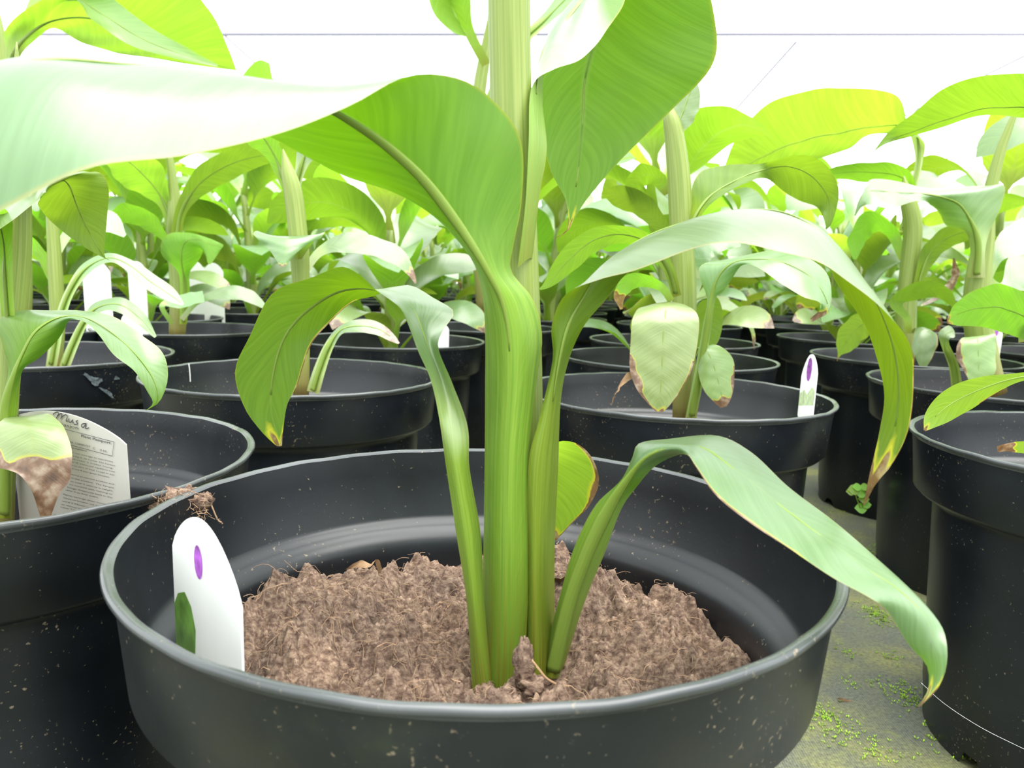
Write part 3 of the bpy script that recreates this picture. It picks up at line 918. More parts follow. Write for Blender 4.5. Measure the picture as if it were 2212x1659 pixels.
add_leaf(p2, S([(1492, 905, 12, .735), (1512, 800, 11, .728), (1528, 700, 9, .722), (1537, 642, 10, .718), (1545, 612, 1510, 596, 1563, 628, .715, .725, .718), (1560, 586, 1517, 571, 1581, 602, .712, .728, .715), (1588, 566, 1560, 562, 1602, 574, .708, .73, .705),
                (1645, 560, 1650, 544, 1640, 580, .70, .73, .68), (1700, 570, 1706, 540, 1690, 614, .69, .725, .67), (1750, 598, 1762, 566, 1735, 640, .685, .715, .665), (1782, 640, 1793, 605, 1768, 652, .682, .70, .668), (1786, 675, 1792, 668, 1772, 668, .682, .685, .678), (1752, 692, 1754, 696, 1750, 688, .68, .68, .68)]),
         rib=(0.0036, .0014), ribflip=-1, pet=0.36, nu=80, nv=15, ruffle=0.008, dry=0.94, seed=34)
add_leaf(p2, S([(1496, 520, 8, .75), (1498, 478, 1490, 474, 1506, 482, .745, .75, .74), (1532, 426, 1500, 390, 1545, 432, .75, .78, .735), (1585, 392, 1545, 358, 1605, 398, .76, .80, .735), (1645, 368, 1640, 354, 1655, 386, .77, .775, .77), (1705, 360, 1705, 338, 1690, 412, .78, .75, .80),
                (1755, 382, 1768, 344, 1725, 432, .785, .76, .805), (1788, 425, 1806, 388, 1762, 446, .785, .775, .795), (1794, 465, 1811, 430, 1778, 468, .785, .785, .78), (1789, 492, 1798, 478, 1784, 490, .785, .785, .784), (1784, 495, 1785, 496, 1783, 494, .785, .785, .785)]),
         rib=(0.003, .0014), ribflip=-1, pet=0.12, nu=70, nv=17, ruffle=0.012, seed=35, inv=-1)
add_leaf(p2, RB([(1462, 640, 10), (1444, 580, 12), (1400, 525, 18), (1340, 506, 20), (1280, 520, 24), (1225, 565, 26), (1182, 615, 8), (1166, 625, 2)], .74, -.06), rib=(0.003, .0012), pet=0.22, nu=56, nv=13, seed=36)
add_leaf(p2, RB([(1450, 650, 8), (1430, 622, 9), (1392, 606, 14), (1356, 612, 18), (1338, 640, 12), (1342, 668, 3)], .72, -.04), pet=0.2, dry=.8, nu=40, nv=11, seed=37)
add_leaf(p2, RB([(1452, 320, 12), (1458, 285, 16), (1474, 245, 30), (1492, 195, 22), (1500, 168, 3)], .76, .02), rib=(.003, .0014), pet=0.25, nu=40, nv=13, seed=38)
add_leaf(p2, RB([(1460, 560, 10), (1436, 500, 14), (1395, 450, 24), (1345, 425, 26), (1300, 415, 6)], .78, .04), pet=0.2, nu=40, nv=13, seed=39)
add_leaf(p2, RB([(1440, 420, 6), (1420, 385, 18), (1390, 378, 24), (1368, 400, 18), (1364, 425, 3)], .79, .02), pet=0.1, nu=36, nv=11, seed=40)
add_leaf(p2, RB([(1500, 600, 10), (1506, 560, 26), (1530, 530, 26), (1570, 525, 14), (1600, 530, 3)], .79, .02), pet=0.1, nu=36, nv=11, seed=41)

# right of the aisle: second pot
pr2 = plant(5, 'banana plant on the right topped by a big leaf bent flat leftwards')
Yr = 0.905
add_stem(pr2, [(2140, 850, 32, Yr), (2122, 760, 30, Yr), (2110, 660, 27, Yr), (2116, 580, 24, Yr), (2126, 520, 20, Yr), (2136, 430, 14, Yr), (2160, 330, 10, Yr), (2190, 250, 6, Yr), (2200, 220, 1, Yr)])
add_leaf(pr2, S([(2108, 600, 20, .885), (2112, 545, 16, .88), (2108, 505, 2085, 500, 2138, 500, .876, .885, .885), (2092, 468, 2045, 488, 2163, 445, .872, .89, .885), (2070, 440, 2030, 462, 2170, 402, .868, .895, .882), (2035, 426, 2015, 446, 2120, 401, .862, .89, .885),
                 (1985, 418, 1990, 434, 2030, 405, .855, .83, .89), (1930, 416, 1930, 449, 1955, 397, .85, .82, .885), (1882, 412, 1880, 442, 1884, 387, .848, .825, .875), (1858, 430, 1862, 446, 1868, 410, .847, .84, .855), (1846, 466, 1848, 466, 1846, 464, .847, .847, .847)]),
         rib=(0.0045, .002), ribflip=-1, pet=0.18, nu=70, nv=17, ruffle=0.012, seed=51)
add_leaf(pr2, RB([(2200, 720, 20, 90), (2290, 690, 40, 90), (2230, 688, 48, 90), (2160, 664, 52, 90), (2100, 668, 36, 90), (2066, 680, 24, 80), (2046, 695, 4, 80)], .80, -.03, -.06), rib=(.003, .0012), ribflip=-1, pet=0.1, dry=.975, nu=56, nv=17, seed=52)
add_leaf(pr2, S([(2118, 740, 5, .89), (2112, 726, 2090, 728, 2130, 724, .86, .86, .86), (2112, 734, 2069, 742, 2150, 726, .845, .85, .85), (2114, 770, 2068, 775, 2152, 765, .84, .845, .845), (2114, 808, 2086, 810, 2148, 805, .838, .84, .84), (2112, 838, 2100, 838, 2128, 836, .838, .838, .838)]),
         rib=(.002, .001), ribflip=-1, pet=0.05, edges=((-1, .45, .9, .3),), dry=.97, nu=44, nv=15, seed=53, inv=-1, mat=M_PALE)
add_leaf(pr2, RB([(2068, 845, 12), (2060, 790, 11), (2042, 745, 9), (2040, 725, 14, 20), (2056, 715, 14, 60), (2060, 712, 4, 60)], .87), rib=(.004, .001), pet=0.6, nu=44, nv=11, seed=54)
add_leaf(pr2, RB([(2120, 640, 10), (2150, 560, 14), (2190, 520, 34), (2250, 500, 40), (2330, 530, 10)], .92, .03), pet=.2, nu=40, nv=13, seed=55)
add_leaf(pr2, RB([(2130, 600, 10), (2165, 620, 10), (2200, 590, 40), (2260, 570, 44), (2330, 600, 10)], .98, .03), pet=.2, nu=40, nv=13, seed=56)

# right of the aisle: third pot
pr3 = plant(6, 'banana plant on the right with a yellowing leaf hanging into its pot')
Yq = 1.215
add_stem(pr3, [(1952, 790, 22, Yq), (1956, 700, 22, Yq), (1962, 600, 19, Yq), (1972, 500, 19, Yq), (1964, 440, 17, Yq), (1956, 405, 9, Yq), (1952, 380, 1, Yq)])
add_leaf(pr3, RB([(1962, 720, 8), (1945, 690, 8), (1902, 662, 10), (1930, 640, 16), (1990, 626, 18), (2040, 638, 14), (2066, 664, 5)][:1] + [(1960, 690, 8), (1935, 655, 14), (1965, 634, 18), (2010, 624, 18), (2045, 638, 14), (2066, 666, 4)], 1.16, 0, -.08), pet=.1, nu=40, nv=13, seed=61)
add_leaf(pr3, RB([(1978, 640, 9), (1990, 590, 12), (2010, 545, 20), (2050, 512, 22), (2105, 500, 16), (2160, 520, 4)], 1.2, 0, -.08), rib=(.003, .0014), pet=.25, nu=44, nv=13, seed=62)
add_leaf(pr3, RB([(1935, 740, 5), (1910, 700, 8), (1882, 694, 18), (1850, 710, 30), (1824, 745, 20), (1812, 768, 3), (1808, 780, 1)], 1.13), rib=(.002, .001), pet=.15, dry=.95, nu=44, nv=15, seed=63, mat=M_PALE)
add_leaf(pr3, S([(1968, 720, 5, 1.18), (1985, 708, 8, 1.15), (2000, 712, 1975, 722, 2022, 722, 1.12, 1.125, 1.125), (2000, 740, 1970, 752, 2026, 745, 1.11, 1.115, 1.115), (1996, 772, 1980, 778, 2012, 775, 1.108, 1.11, 1.11), (1993, 795, 1988, 795, 2000, 795, 1.108, 1.108, 1.108)]), pet=.2, edges=((1, .5, .95, .15),), nu=40, nv=13, seed=64)
add_leaf(pr3, RB([(1950, 560, 8), (1925, 500, 14), (1880, 480, 24), (1850, 520, 20), (1846, 560, 4)], 1.25), pet=.2, nu=40, nv=13, seed=65)
add_leaf(pr3, RB([(1950, 500, 8), (1970, 430, 14), (1950, 385, 22), (1880, 372, 22), (1800, 375, 12), (1770, 385, 3)], 1.26), rib=(.003, .0014), pet=.15, nu=44, nv=13, seed=66)
add_leaf(pr3, S([(1960, 440, 10, 1.25), (1985, 350, 8, 1.26), (1975, 282, 1960, 270, 1990, 300, 1.26, 1.27, 1.25), (1905, 272, 1935, 205, 1880, 290, 1.25, 1.18, 1.27), (1820, 286, 1840, 192, 1830, 325, 1.24, 1.16, 1.27), (1740, 302, 1760, 192, 1750, 346, 1.22, 1.14, 1.25), (1660, 332, 1662, 224, 1680, 360, 1.2, 1.13, 1.22), (1600, 366, 1590, 300, 1620, 372, 1.18, 1.15, 1.19), (1560, 385, 1558, 380, 1562, 388, 1.18, 1.18, 1.18)]),
         rib=(.003, .0016), ribflip=-1, pet=.18, nu=60, nv=17, ruffle=.01, seed=67, mat=M_GLOW, label='broad leaf glowing yellow with light through it')

# right edge, first pot: its stem stands outside the frame, leaves reach in
pr1 = plant(4, 'banana plant beyond the right edge whose pale yellow leaf rests on the pot rim')
add_stem(pr1, [(2500, 1010, 36, .556), (2495, 700, 36, .556), (2470, 400, 30, .556), (2450, 150, 22, .556), (2440, 0, 8, .556), (2436, -70, 1, .556)])
add_leaf(pr1, RB([(2470, 900, 8), (2330, 830, 7), (2240, 812, 8), (2180, 820, 12), (2115, 842, 28), (2055, 872, 32), (2012, 908, 18), (1997, 930, 3)], .50, -.05, .05), rib=(.002, .001), ribflip=-1, pet=.32, dry=.975, edges=((-1, .62, .74, .12),), nu=60, nv=15, seed=71, mat=M_GLOW, label='pale yellow leaf lying over the rim')
add_leaf(pr1, RB([(2400, 1010, 6), (2300, 980, 12), (2230, 968, 14), (2180, 966, 10), (2154, 970, 6)], .53, .0), pet=.2, dry=.85, nu=40, nv=11, seed=72, mat=M_PALE)
add_leaf(pr1, S([(2440, 330, 12, .58), (2360, 270, 2360, 240, 2360, 290, .62, .64, .61), (2270, 240, 2280, 165, 2270, 262, .68, .65, .69), (2200, 232, 2200, 160, 2200, 254, .72, .68, .735), (2120, 236, 2125, 162, 2115, 246, .75, .71, .765), (2040, 260, 2040, 190, 2040, 272, .77, .735, .78), (1970, 285, 1980, 240, 1975, 292, .78, .76, .785), (1915, 305, 1920, 285, 1915, 310, .785, .785, .78), (1886, 328, 1887, 327, 1885, 329, .785, .785, .785)]),
         rib=(.003, .0014), ribflip=-1, pet=.12, nu=60, nv=17, ruffle=.01, seed=73, label='leaf reaching in high from the right edge')

# left midground
p5 = plant(13, 'banana plant on the left with a cup-shaped leaf low on its stem')
Y5 = 1.36
add_stem(p5, [(382, 735, 17, Y5), (386, 640, 18, Y5), (382, 560, 17, Y5), (376, 500, 17, Y5), (378, 460, 15, Y5), (372, 380, 9, Y5), (360, 300, 6, Y5)])
add_leaf(p5, S([(396, 700, 8, 1.33), (400, 620, 10, 1.32), (396, 588, 382, 584, 410, 588, 1.31, 1.32, 1.32), (392, 560, 348, 545, 432, 560, 1.30, 1.32, 1.31), (398, 526, 362, 506, 440, 536, 1.29, 1.31, 1.29), (425, 516, 405, 503, 448, 560, 1.28, 1.30, 1.27), (458, 528, 458, 518, 455, 570, 1.27, 1.28, 1.26), (482, 532, 482, 528, 478, 538, 1.27, 1.27, 1.27)]), rib=(.004, .0015), ribflip=-1, pet=.3, nu=50, nv=15, seed=81)
add_leaf(p5, RB([(380, 520, 12), (388, 465, 12), (408, 425, 18), (445, 385, 30), (510, 350, 30), (580, 335, 18), (620, 340, 3)], 1.33, 0, -.08), rib=(.004, .0015), ribflip=-1, pet=.25, nu=50, nv=15, seed=82)
add_leaf(p5, RB([(374, 500, 12), (356, 440, 14), (326, 395, 36), (280, 350, 46), (230, 310, 30), (190, 280, 4)], 1.36), rib=(.004, .0018), ribflip=-1, pet=.2, nu=50, nv=15, seed=83, mat=M_GLOW)
add_leaf(p5, RB([(372, 560, 6), (356, 515, 8), (315, 475, 20), (265, 460, 20), (225, 480, 4)], 1.32), pet=.2, nu=40, nv=13, seed=84)
add_leaf(p5, RB([(392, 690, 6), (430, 650, 6), (490, 632, 14), (540, 640, 14), (575, 665, 4)], 1.25), pet=.2, nu=40, nv=13, seed=85)
add_leaf(p5, RB([(372, 700, 5), (350, 660, 6), (385, 652, 14, 90), (440, 655, 18, 90), (400, 690, 6, 40), (382, 715, 3, 20)][:3] + [(430, 650, 16), (395, 690, 10), (380, 718, 2)][:0] + [(440, 640, 12)], 1.24), pet=.4, nu=30, nv=9, seed=86)

p2l = plant(9, 'banana plant on the left with a thin leaf bowed like an arch')
Y9 = .93
add_stem(p2l, [(116, 800, 16, Y9), (124, 700, 15, Y9), (118, 560, 14, Y9), (110, 430, 10, Y9), (105, 340, 6, Y9)])
add_leaf(p2l, RB([(110, 795, 12), (130, 690, 11), (150, 632, 10), (186, 580, 12), (236, 557, 10), (278, 572, 13), (330, 612, 18), (372, 640, 14), (396, 658, 3)], .88, -.02), rib=(.004, .0012), ribflip=-1, pet=.42, nu=64, nv=13, seed=91)
add_leaf(p2l, RB([(138, 795, 12), (158, 745, 11), (182, 696, 9), (210, 665, 12), (258, 658, 16), (305, 690, 14), (336, 728, 3)], .87, -.02), rib=(.004, .0012), ribflip=-1, pet=.4, nu=54, nv=13, seed=92)
add_leaf(p2l, RB([(112, 600, 10), (84, 545, 12), (40, 520, 26), (-20, 540, 26), (-60, 590, 4)], .95), pet=.25, nu=44, nv=13, seed=93)
add_leaf(p2l, RB([(116, 560, 8), (150, 500, 12), (190, 470, 24), (240, 480, 22), (270, 510, 4)], 1.0), pet=.25, nu=44, nv=13, seed=94)

p3 = plant(3, 'banana plant half hidden behind the arching left leaf, a slim leaf bending right')
Y3 = .812
add_stem(p3, [(650, 860, 17, Y3), (652, 760, 17, Y3), (650, 660, 16, Y3), (648, 560, 20, Y3), (640, 470, 20, Y3), (632, 410, 19, Y3), (622, 370, 14, Y3), (614, 335, 5, Y3), (611, 322, 1, Y3)])
add_leaf(p3, RB([(676, 848, 14), (690, 800, 13), (712, 745, 10), (738, 712, 9), (780, 704, 14), (820, 712, 14), (850, 732, 7), (862, 742, 2)], .77, -.01), rib=(.004, .0012), ribflip=-1, pet=.38, dry=.85, nu=60, nv=13, seed=101)
add_leaf(p3, RB([(636, 440, 12), (612, 380, 14), (590, 330, 20), (560, 290, 30), (500, 270, 20), (460, 280, 3)], .83), rib=(.004, .0016), ribflip=-1, pet=.25, nu=50, nv=13, seed=102)
add_leaf(p3, RB([(634, 430, 10), (648, 370, 11), (668, 310, 26), (700, 260, 34), (760, 240, 20), (800, 250, 3)], .86), rib=(.004, .0016), ribflip=-1, pet=.25, nu=50, nv=13, seed=103)
add_leaf(p3, S([(645, 560, 6, .80), (640, 515, 600, 510, 690, 506, .79, .80, .80), (625, 515, 548, 506, 702, 508, .77, .79, .79), (618, 540, 578, 535, 660, 530, .76, .77, .77), (610, 576, 606, 576, 614, 576, .755, .755, .755)]), pet=.1, nu=40, nv=13, seed=104, dry=.97)
add_leaf(p3, RB([(656, 590, 8), (690, 545, 10), (740, 525, 20), (800, 530, 22), (860, 555, 18), (888, 590, 8), (898, 612, 2)], .84), pet=.2, dry=.9, nu=50, nv=13, seed=105)

# high leaves of plants standing beside the frame
hp = thing('banana_plant', (-0.80, 1.28, 0.155), 'tall banana plant at the left edge whose broad leaf fills the top left corner', 'plant')
add_pot(-0.80, 1.28, 'black pot at the far left edge under the tallest leaf', 0.2)
Yh = 1.28
add_stem(hp, [(40, 740, 22, Yh), (45, 600, 22, Yh), (30, 400, 20, Yh), (10, 200, 17, Yh), (2, 90, 10, Yh), (0, 30, 1, Yh)])
add_leaf(hp, S([(8, 200, 9, Yh), (30, 118, 12, 115, 44, 122, 1.24, 1.25, 1.25), (58, 80, 10, 68, 66, 96, 1.22, 1.24, 1.22), (112, 45, 60, 18, 112, 62, 1.20, 1.18, 1.22), (200, 40, 190, -40, 165, 85, 1.17, 1.11, 1.20), (300, 75, 360, -60, 245, 114, 1.14, 1.08, 1.17), (390, 112, 450, 20, 330, 124, 1.12, 1.08, 1.14), (460, 138, 492, 100, 430, 140, 1.11, 1.09, 1.12), (510, 152, 511, 152, 508, 152, 1.1, 1.1, 1.1)]),
         rib=(.005, .003), ribflip=-1, pet=.15, nu=70, nv=19, ruffle=.012, seed=111, mat=M_GLOW, label='broad yellow-green leaf in the top left corner')
add_leaf(hp, S([(10, 160, 8, Yh), (60, 40, 50, 30, 75, 45, 1.22, 1.22, 1.22), (130, -20, 110, -60, 160, 0, 1.16, 1.18, 1.14), (220, 30, 230, -10, 200, 45, 1.10, 1.12, 1.08), (310, 85, 320, 55, 290, 100, 1.06, 1.07, 1.05), (400, 120, 412, 108, 385, 128, 1.04, 1.04, 1.03), (470, 142, 472, 140, 468, 144, 1.03, 1.03, 1.03)]), rib=(.004, .002), pet=.2, nu=50, nv=13, seed=112, mat=M_GLOW)

tp = thing('banana_plant', (-0.05, 1.62, 0.155), 'banana plant behind the main stem, a leaf tip hanging near the top edge', 'plant')
add_pot(-0.05, 1.62, 'black pot hidden behind the foreground stem', 0.2)
add_stem(tp, [(1050, 690, 18, 1.62), (1035, 500, 18, 1.62), (1030, 250, 15, 1.62), (1060, 60, 11, 1.62), (1090, -60, 7, 1.62), (1100, -110, 1, 1.62)])
add_leaf(tp, RB([(1050, 140, 10), (1010, 60, 12), (965, -60, 40), (958, -10, 26), (965, 35, 24), (990, 68, 8), (1008, 78, 2)][:2] + [(985, -30, 22), (955, -20, 26), (962, 25, 25), (985, 60, 12), (1006, 78, 2)], 1.58), pet=.2, nu=50, nv=13, seed=121)
add_leaf(tp, RB([(1040, 260, 12), (1110, 110, 12), (1180, 40, 13), (1260, -40, 20), (1330, -100, 6)], 1.6), rib=(.008, .003), pet=.5, nu=40, nv=11, seed=122)
add_leaf(tp, RB([(1035, 420, 12), (1000, 330, 14), (960, 290, 40), (900, 300, 40), (860, 340, 8)], 1.66), pet=.2, nu=40, nv=13, seed=123)

# ------------------------------------------------------------------ back rows: kinds of plants, then copies
def gen_leaf(rs, z0, az, L_pet, L_bl, W, elev0, droop, twist):
    st = []
    p = np.array([0.0, 0.0, z0])
    d_el = elev0
    nseg = 12
    tot = L_pet + L_bl
    h = np.array([math.cos(az), math.sin(az), 0])
    sd0 = np.array([-math.sin(az), math.cos(az), 0])
    for i in range(nseg + 1):
        s_ = i / nseg
        dist = s_ * tot
        dirv = h * math.cos(d_el) + np.array([0, 0, 1]) * math.sin(d_el)
        up_ = -h * math.sin(d_el) + np.array([0, 0, 1]) * math.cos(d_el)
        b = (dist - L_pet) / L_bl
        if b <= 0:
            w = 0.0085 - 0.0035 * (dist / L_pet)
        else:
            w = max(0.0005, W * math.sin(math.pi * min(1, b * 0.93 + 0.06)) ** 0.62 * (1 - 0.25 * b)) if b < 1 else 0.0005
            w = max(w, 0.005 * (1 - b))
        tw = twist * max(0, b) * 1.4
        sv = sd0 * math.cos(tw) + up_ * math.sin(tw)
        nv_ = np.cross(dirv, sv)
        cup = (0.55 if b <= 0 else 0.35 * (1 - b)) * w
        st.append((p.copy(), p - sv * w - nv_ * cup * -1, p + sv * w + nv_ * cup))
        d_el -= droop * (0.25 if b < 0 else 1.0) * (1.0 / nseg) * (1.0 + rs.uniform(-.3, .3))
        p = p + dirv * tot / nseg
    return st


def gen_plant(seed, height, nl, name='banana_plant'):
    rs = random.Random(seed)
    root = bpy.data.objects.new(name, None)
    root.empty_display_size = 0.02
    COL.objects.link(root)
    lean = (rs.uniform(-.03, .03), rs.uniform(-.03, .03))
    path = [(lean[0] * (z / height) ** 2, lean[1] * (z / height) ** 2, z) for z in np.linspace(0, height, 10)]
    rad = np.interp(np.linspace(0, 1, 10), [0, .3, 1], [.013, .0125, .006])
    mesh_obj('stem', None, None, None, root, me=tube_mesh(path, rad, 12, M_STEM, 'stem'))
    az = rs.uniform(0, 6.28)
    for i in range(nl):
        s_ = (i + 0.4) / nl
        z0 = 0.02 + height * (0.06 + 0.84 * s_)
        az += 2.35 + rs.uniform(-.4, .4)
        big = 0.72 + 0.5 * s_
        st = gen_leaf(rs, z0, az, rs.uniform(.05, .085), rs.uniform(.19, .26) * big, rs.uniform(.044, .066) * big, rs.uniform(1.0, 1.35), rs.uniform(2.0, 3.3) - 1.0 * (s_ > .85), rs.uniform(-1.0, 1.0))
        x0 = np.array([lean[0] * (z0 / height) ** 2, lean[1] * (z0 / height) ** 2, 0])
        st = [tuple(q + x0 for q in row) for row in st]
        old = i < 2 and rs.random() < .6
        me = leaf_mesh(st, nu=30, nv=9, pet=.22, ruffle=.012, seed=seed * 20 + i, dry=.9 if old else None, mat=M_PALE if old else M_GLOW if rs.random() < .16 else M_LEAF)[0]
        mesh_obj('leaf', None, None, None, root, me=me)
    for i in range(4):
        az += 1.7 + rs.uniform(-.3, .3)
        st = gen_leaf(rs, rs.uniform(.01, .05), az, rs.uniform(.08, .12), rs.uniform(.11, .16), rs.uniform(.028, .042), rs.uniform(.95, 1.3), rs.uniform(2.6, 3.6), rs.uniform(-1.0, 1.0))
        me = leaf_mesh(st, nu=26, nv=9, pet=.4, ruffle=.014, seed=seed * 31 + i, dry=.93 if rs.random() < .4 else None, mat=M_PALE if rs.random() < .35 else M_LEAF)[0]
        mesh_obj('leaf', None, None, None, root, me=me)
    return root


KINDS = [gen_plant(300 + i, h_, n_) for i, (h_, n_) in enumerate([(.30, 10), (.36, 11), (.27, 9), (.40, 12), (.33, 10), (.24, 9), (.34, 11), (.38, 12)])]
used = [False] * len(KINDS)
G_PL = 'banana plants in the back rows'
LAB_PL = 'leafy young banana plant in the crowded far end of the rows'
LAB_POT = 'black pot in the crowded far end of the rows'


def put_plant(x, y, k_, rz, sc, label, group):
    o = KINDS[k_] if not used[k_] else copy_tree(KINDS[k_])
    used[k_] = True
    o.location = (x, y, 0.152)
    o.rotation_euler = (0, 0, rz)
    o.scale = (sc, sc, sc)
    tag(o, label, 'plant', group)
    return o


near_gen = [(7, 'banana plant in the fourth pot along the right of the aisle'), (8, 'banana plant in the fifth pot along the right of the aisle'),
            (10, 'banana plant right behind the chalk-ticked pot'), (11, 'banana plant straight behind the tall one in the tagged pot'), (12, 'banana plant two places behind the tall one in the tagged pot')]
rs = random.Random(5)
for j, (i, lab) in enumerate(near_gen):
    put_plant(POTS[i][0], POTS[i][1], j % len(KINDS), rs.uniform(0, 6.28), rs.uniform(.8, .95), lab, None)

def row_of(x, y):
    return round((x - 0.22 * (y - 0.8) - 0.158) / 0.355)


spots = []
for k_ in range(-26, 27):
    x0 = 0.158 + 0.355 * k_
    y = 0.45 + rs.uniform(0, .3)
    while y < 6.6:
        x = x0 + 0.22 * (y - 0.8) + rs.uniform(-.02, .02)
        yy = y + rs.uniform(-.03, .03)
        if abs(x) < 0.66 * yy + 0.22 and yy > 1.0 and all((x - a) ** 2 + (yy - b) ** 2 > 0.306 ** 2 for a, b in POTS) and not (0.38 < x - 0.22 * (yy - .8) < 0.45 and yy < 2.0):
            spots.append((x, yy))
            POTS.append((x, yy))
        y += 0.335 + (0.06 if y > 3.5 else 0)
ORD = ['first', 'second', 'third', 'fourth', 'fifth', 'sixth', 'seventh', 'eighth', 'ninth', 'tenth', 'eleventh', 'twelfth']
rank = {}
for k_ in set(row_of(*p) for p in POTS):
    for n_, p in enumerate(sorted((p for p in POTS if row_of(*p) == k_), key=lambda p: p[1])):
        rank[p] = (k_, n_)
spots.sort(key=lambda p: p[1])
del POTS[-len(spots):]


def row_words(k_):
    if k_ == 0:
        return 'the row of the foreground pot'
    n_ = abs(k_)
    return 'the %s row %s of the foreground pot' % (ORD[n_ - 1], 'left' if k_ < 0 else 'right')


print('BACK ROW SPOTS', len(spots))
for (x, y) in spots[:270]:
    k_, n_ = rank[(x, y)]
    near = y < 2.9 and abs(k_) <= 12 and n_ < 12
    lp = 'young banana plant, %s back in %s' % (ORD[n_], row_words(k_)) if near else LAB_PL
    lq = 'black pot, %s back in %s' % (ORD[n_], row_words(k_)) if near else LAB_POT
    add_pot(x, y, lq, rs.uniform(0, 6), group=G_ROW)
    put_plant(x, y, rs.randrange(len(KINDS)), rs.uniform(0, 6.28), rs.uniform(.85, 1.15), lp, G_PL)

# ------------------------------------------------------------------ plant labels
def tag_frame(a, b, up_px, h):
    """a,b: the two shoulders in space; returns (origin, u, v) with v in units of metres"""
    a, b = np.asarray(a), np.asarray(b)
    u = b - a
    v = np.asarray(up_px, float)
    return a, u, v / np.linalg.norm(v)


def make_tag(name, a, b, down, h, arch, label, mat, thick=0.0007, hole=None, skew=0.5):
    a, u, v = tag_frame(a, b, -np.asarray(down, float), h)
    w = np.linalg.norm(u)
    nrm = np.cross(u / w, v)
    nrm /= np.linalg.norm(nrm)
    prof_ = [(0.0, -h), (0.0, -h * 0.5), (0.0, 0.0)]
    for i in range(1, 20):
        s_ = i / 20
        prof_.append((s_, arch * math.sin(math.pi * s_) ** 0.75))
    prof_ += [(1.0, 0.0), (1.0, -h * 0.5), (1.0, -h), (0.5, -h * 1.35)]
    n = len(prof_)
    V = [a + u * x + v * y + nrm * thick / 2 for x, y in prof_] + [a + u * x + v * y - nrm * thick / 2 for x, y in prof_]
    Fc = [tuple(range(n)), tuple(range(n, 2 * n))[::-1]] + [(i, i + n, (i + 1) % n + n, (i + 1) % n) for i in range(n)]
    root = thing(name, tuple(a - v * h), label, 'plant label')
    mesh_obj('card', V, Fc, mat, root, smooth=False)
    return root, a, u, v, nrm


def patch(root, name, fr, pts, mat, off, side):
    a, u, v, nrm = fr
    V = [a + u * x + v * y + nrm * side * off for x, y in pts]
    return mesh_obj(name, V, [tuple(range(len(pts)))], mat, root, smooth=False)


def text_part(root, body, fr, x, y, size, side, mat, off=0.0009, squeeze=1.0, shear=0.0, bold=0.0):
    cu = bpy.data.curves.new('lettering', 'FONT')
    cu.body = body
    cu.size = 1.0
    cu.shear = shear
    cu.offset = bold
    cu.resolution_u = 2
    ob = bpy.data.objects.new('lettering', cu)
    COL.objects.link(ob)
    dg = bpy.context.evaluated_depsgraph_get()
    me = bpy.data.meshes.new_from_object(ob.evaluated_get(dg))
    bpy.data.objects.remove(ob)
    a, u, v, nrm = fr
    uh = u / np.linalg.norm(u)
    vs_ = np.zeros(len(me.vertices) * 3)
    me.vertices.foreach_get('co', vs_)
    vs_ = vs_.reshape(-1, 3)
    out = (a + u * x + v * y)[None] + vs_[:, :1] * size * squeeze * uh[None] + vs_[:, 1:2] * size * v[None] + nrm[None] * side * off
    me.vertices.foreach_set('co', out.ravel())
    me.materials.clear()
    me.materials.append(mat)
    me.update()
    return mesh_obj('lettering', None, None, None, root, me=me)


# white tag in the foreground pot
tr, ta, tu, tv, tn = make_tag('plant_tag', at(374, 1178, .303), at(522, 1312, .246), (0.004, 0.012, -1), .085, .020, 'white glaring plant tag with a purple dot, stuck in the foreground pot', M_WHITE)
fr = (ta, tu, tv, tn)
sgn = -1.0 if np.dot(tn, np.asarray(ta) - CAM) > 0 else 1.0
ov = [(0.44 + 0.062 * math.cos(t_), 0.003 + 0.0065 * math.sin(t_)) for t_ in np.linspace(0, 6.283, 20)[:-1]]
patch(tr, 'purple_dot', fr, ov, M_PURPLE, .0006, sgn)
patch(tr, 'leaf_picture', fr, [(0.01, -.024), (0.08, -.018), (0.20, -.0145), (0.30, -.018), (0.36, -.026), (0.34, -.036), (0.24, -.041), (0.16, -.052), (0.01, -.06)], M_PRINT, .0006, sgn)
patch(tr, 'leaf_picture', fr, [(0.01, -.06), (0.16, -.052), (0.24, -.041), (0.34, -.042), (0.42, -.052), (0.55, -.056), (0.7, -.064), (0.75, -.08), (0.01, -.08)], M_PRINT2, .0006, sgn)

# printed label at the left
tl, la, lu, lv, ln_ = make_tag('plant_tag', at(24, 905, .440), at(273, 960, .392), (0.012, 0.03, -1), .10, .010, 'large arched plant label with small printed text, left pot', M_GREYTAG)
frl = (la, lu, lv, ln_)
sg = -1.0 if np.dot(ln_, np.asarray(la) - CAM) > 0 else 1.0
wl = np.linalg.norm(lu)


def stroke(root, fr, pts, w, mat, side):
    a, u, v, nrm = fr
    uh = u / np.linalg.norm(u)
    P = np.array(pts, float)
    kn = np.linspace(0, 1, len(P))
    P = hermite(kn, P, np.linspace(0, 1, len(P) * 5))
    tg = np.gradient(P, axis=0)
    tg /= np.linalg.norm(tg, axis=1)[:, None] + 1e-9
    nn = np.stack([-tg[:, 1], tg[:, 0]], 1) * w
    V = []
    for q in range(len(P)):
        for s_ in (1, -1):
            x, y = P[q] + nn[q] * s_
            V.append(a + uh * x + v * y + nrm * side * .0009)
    Fc = [(2 * i, 2 * i + 1, 2 * i + 3, 2 * i + 2) for i in range(len(P) - 1)]
    return mesh_obj('lettering', V, Fc, mat, root, smooth=False)


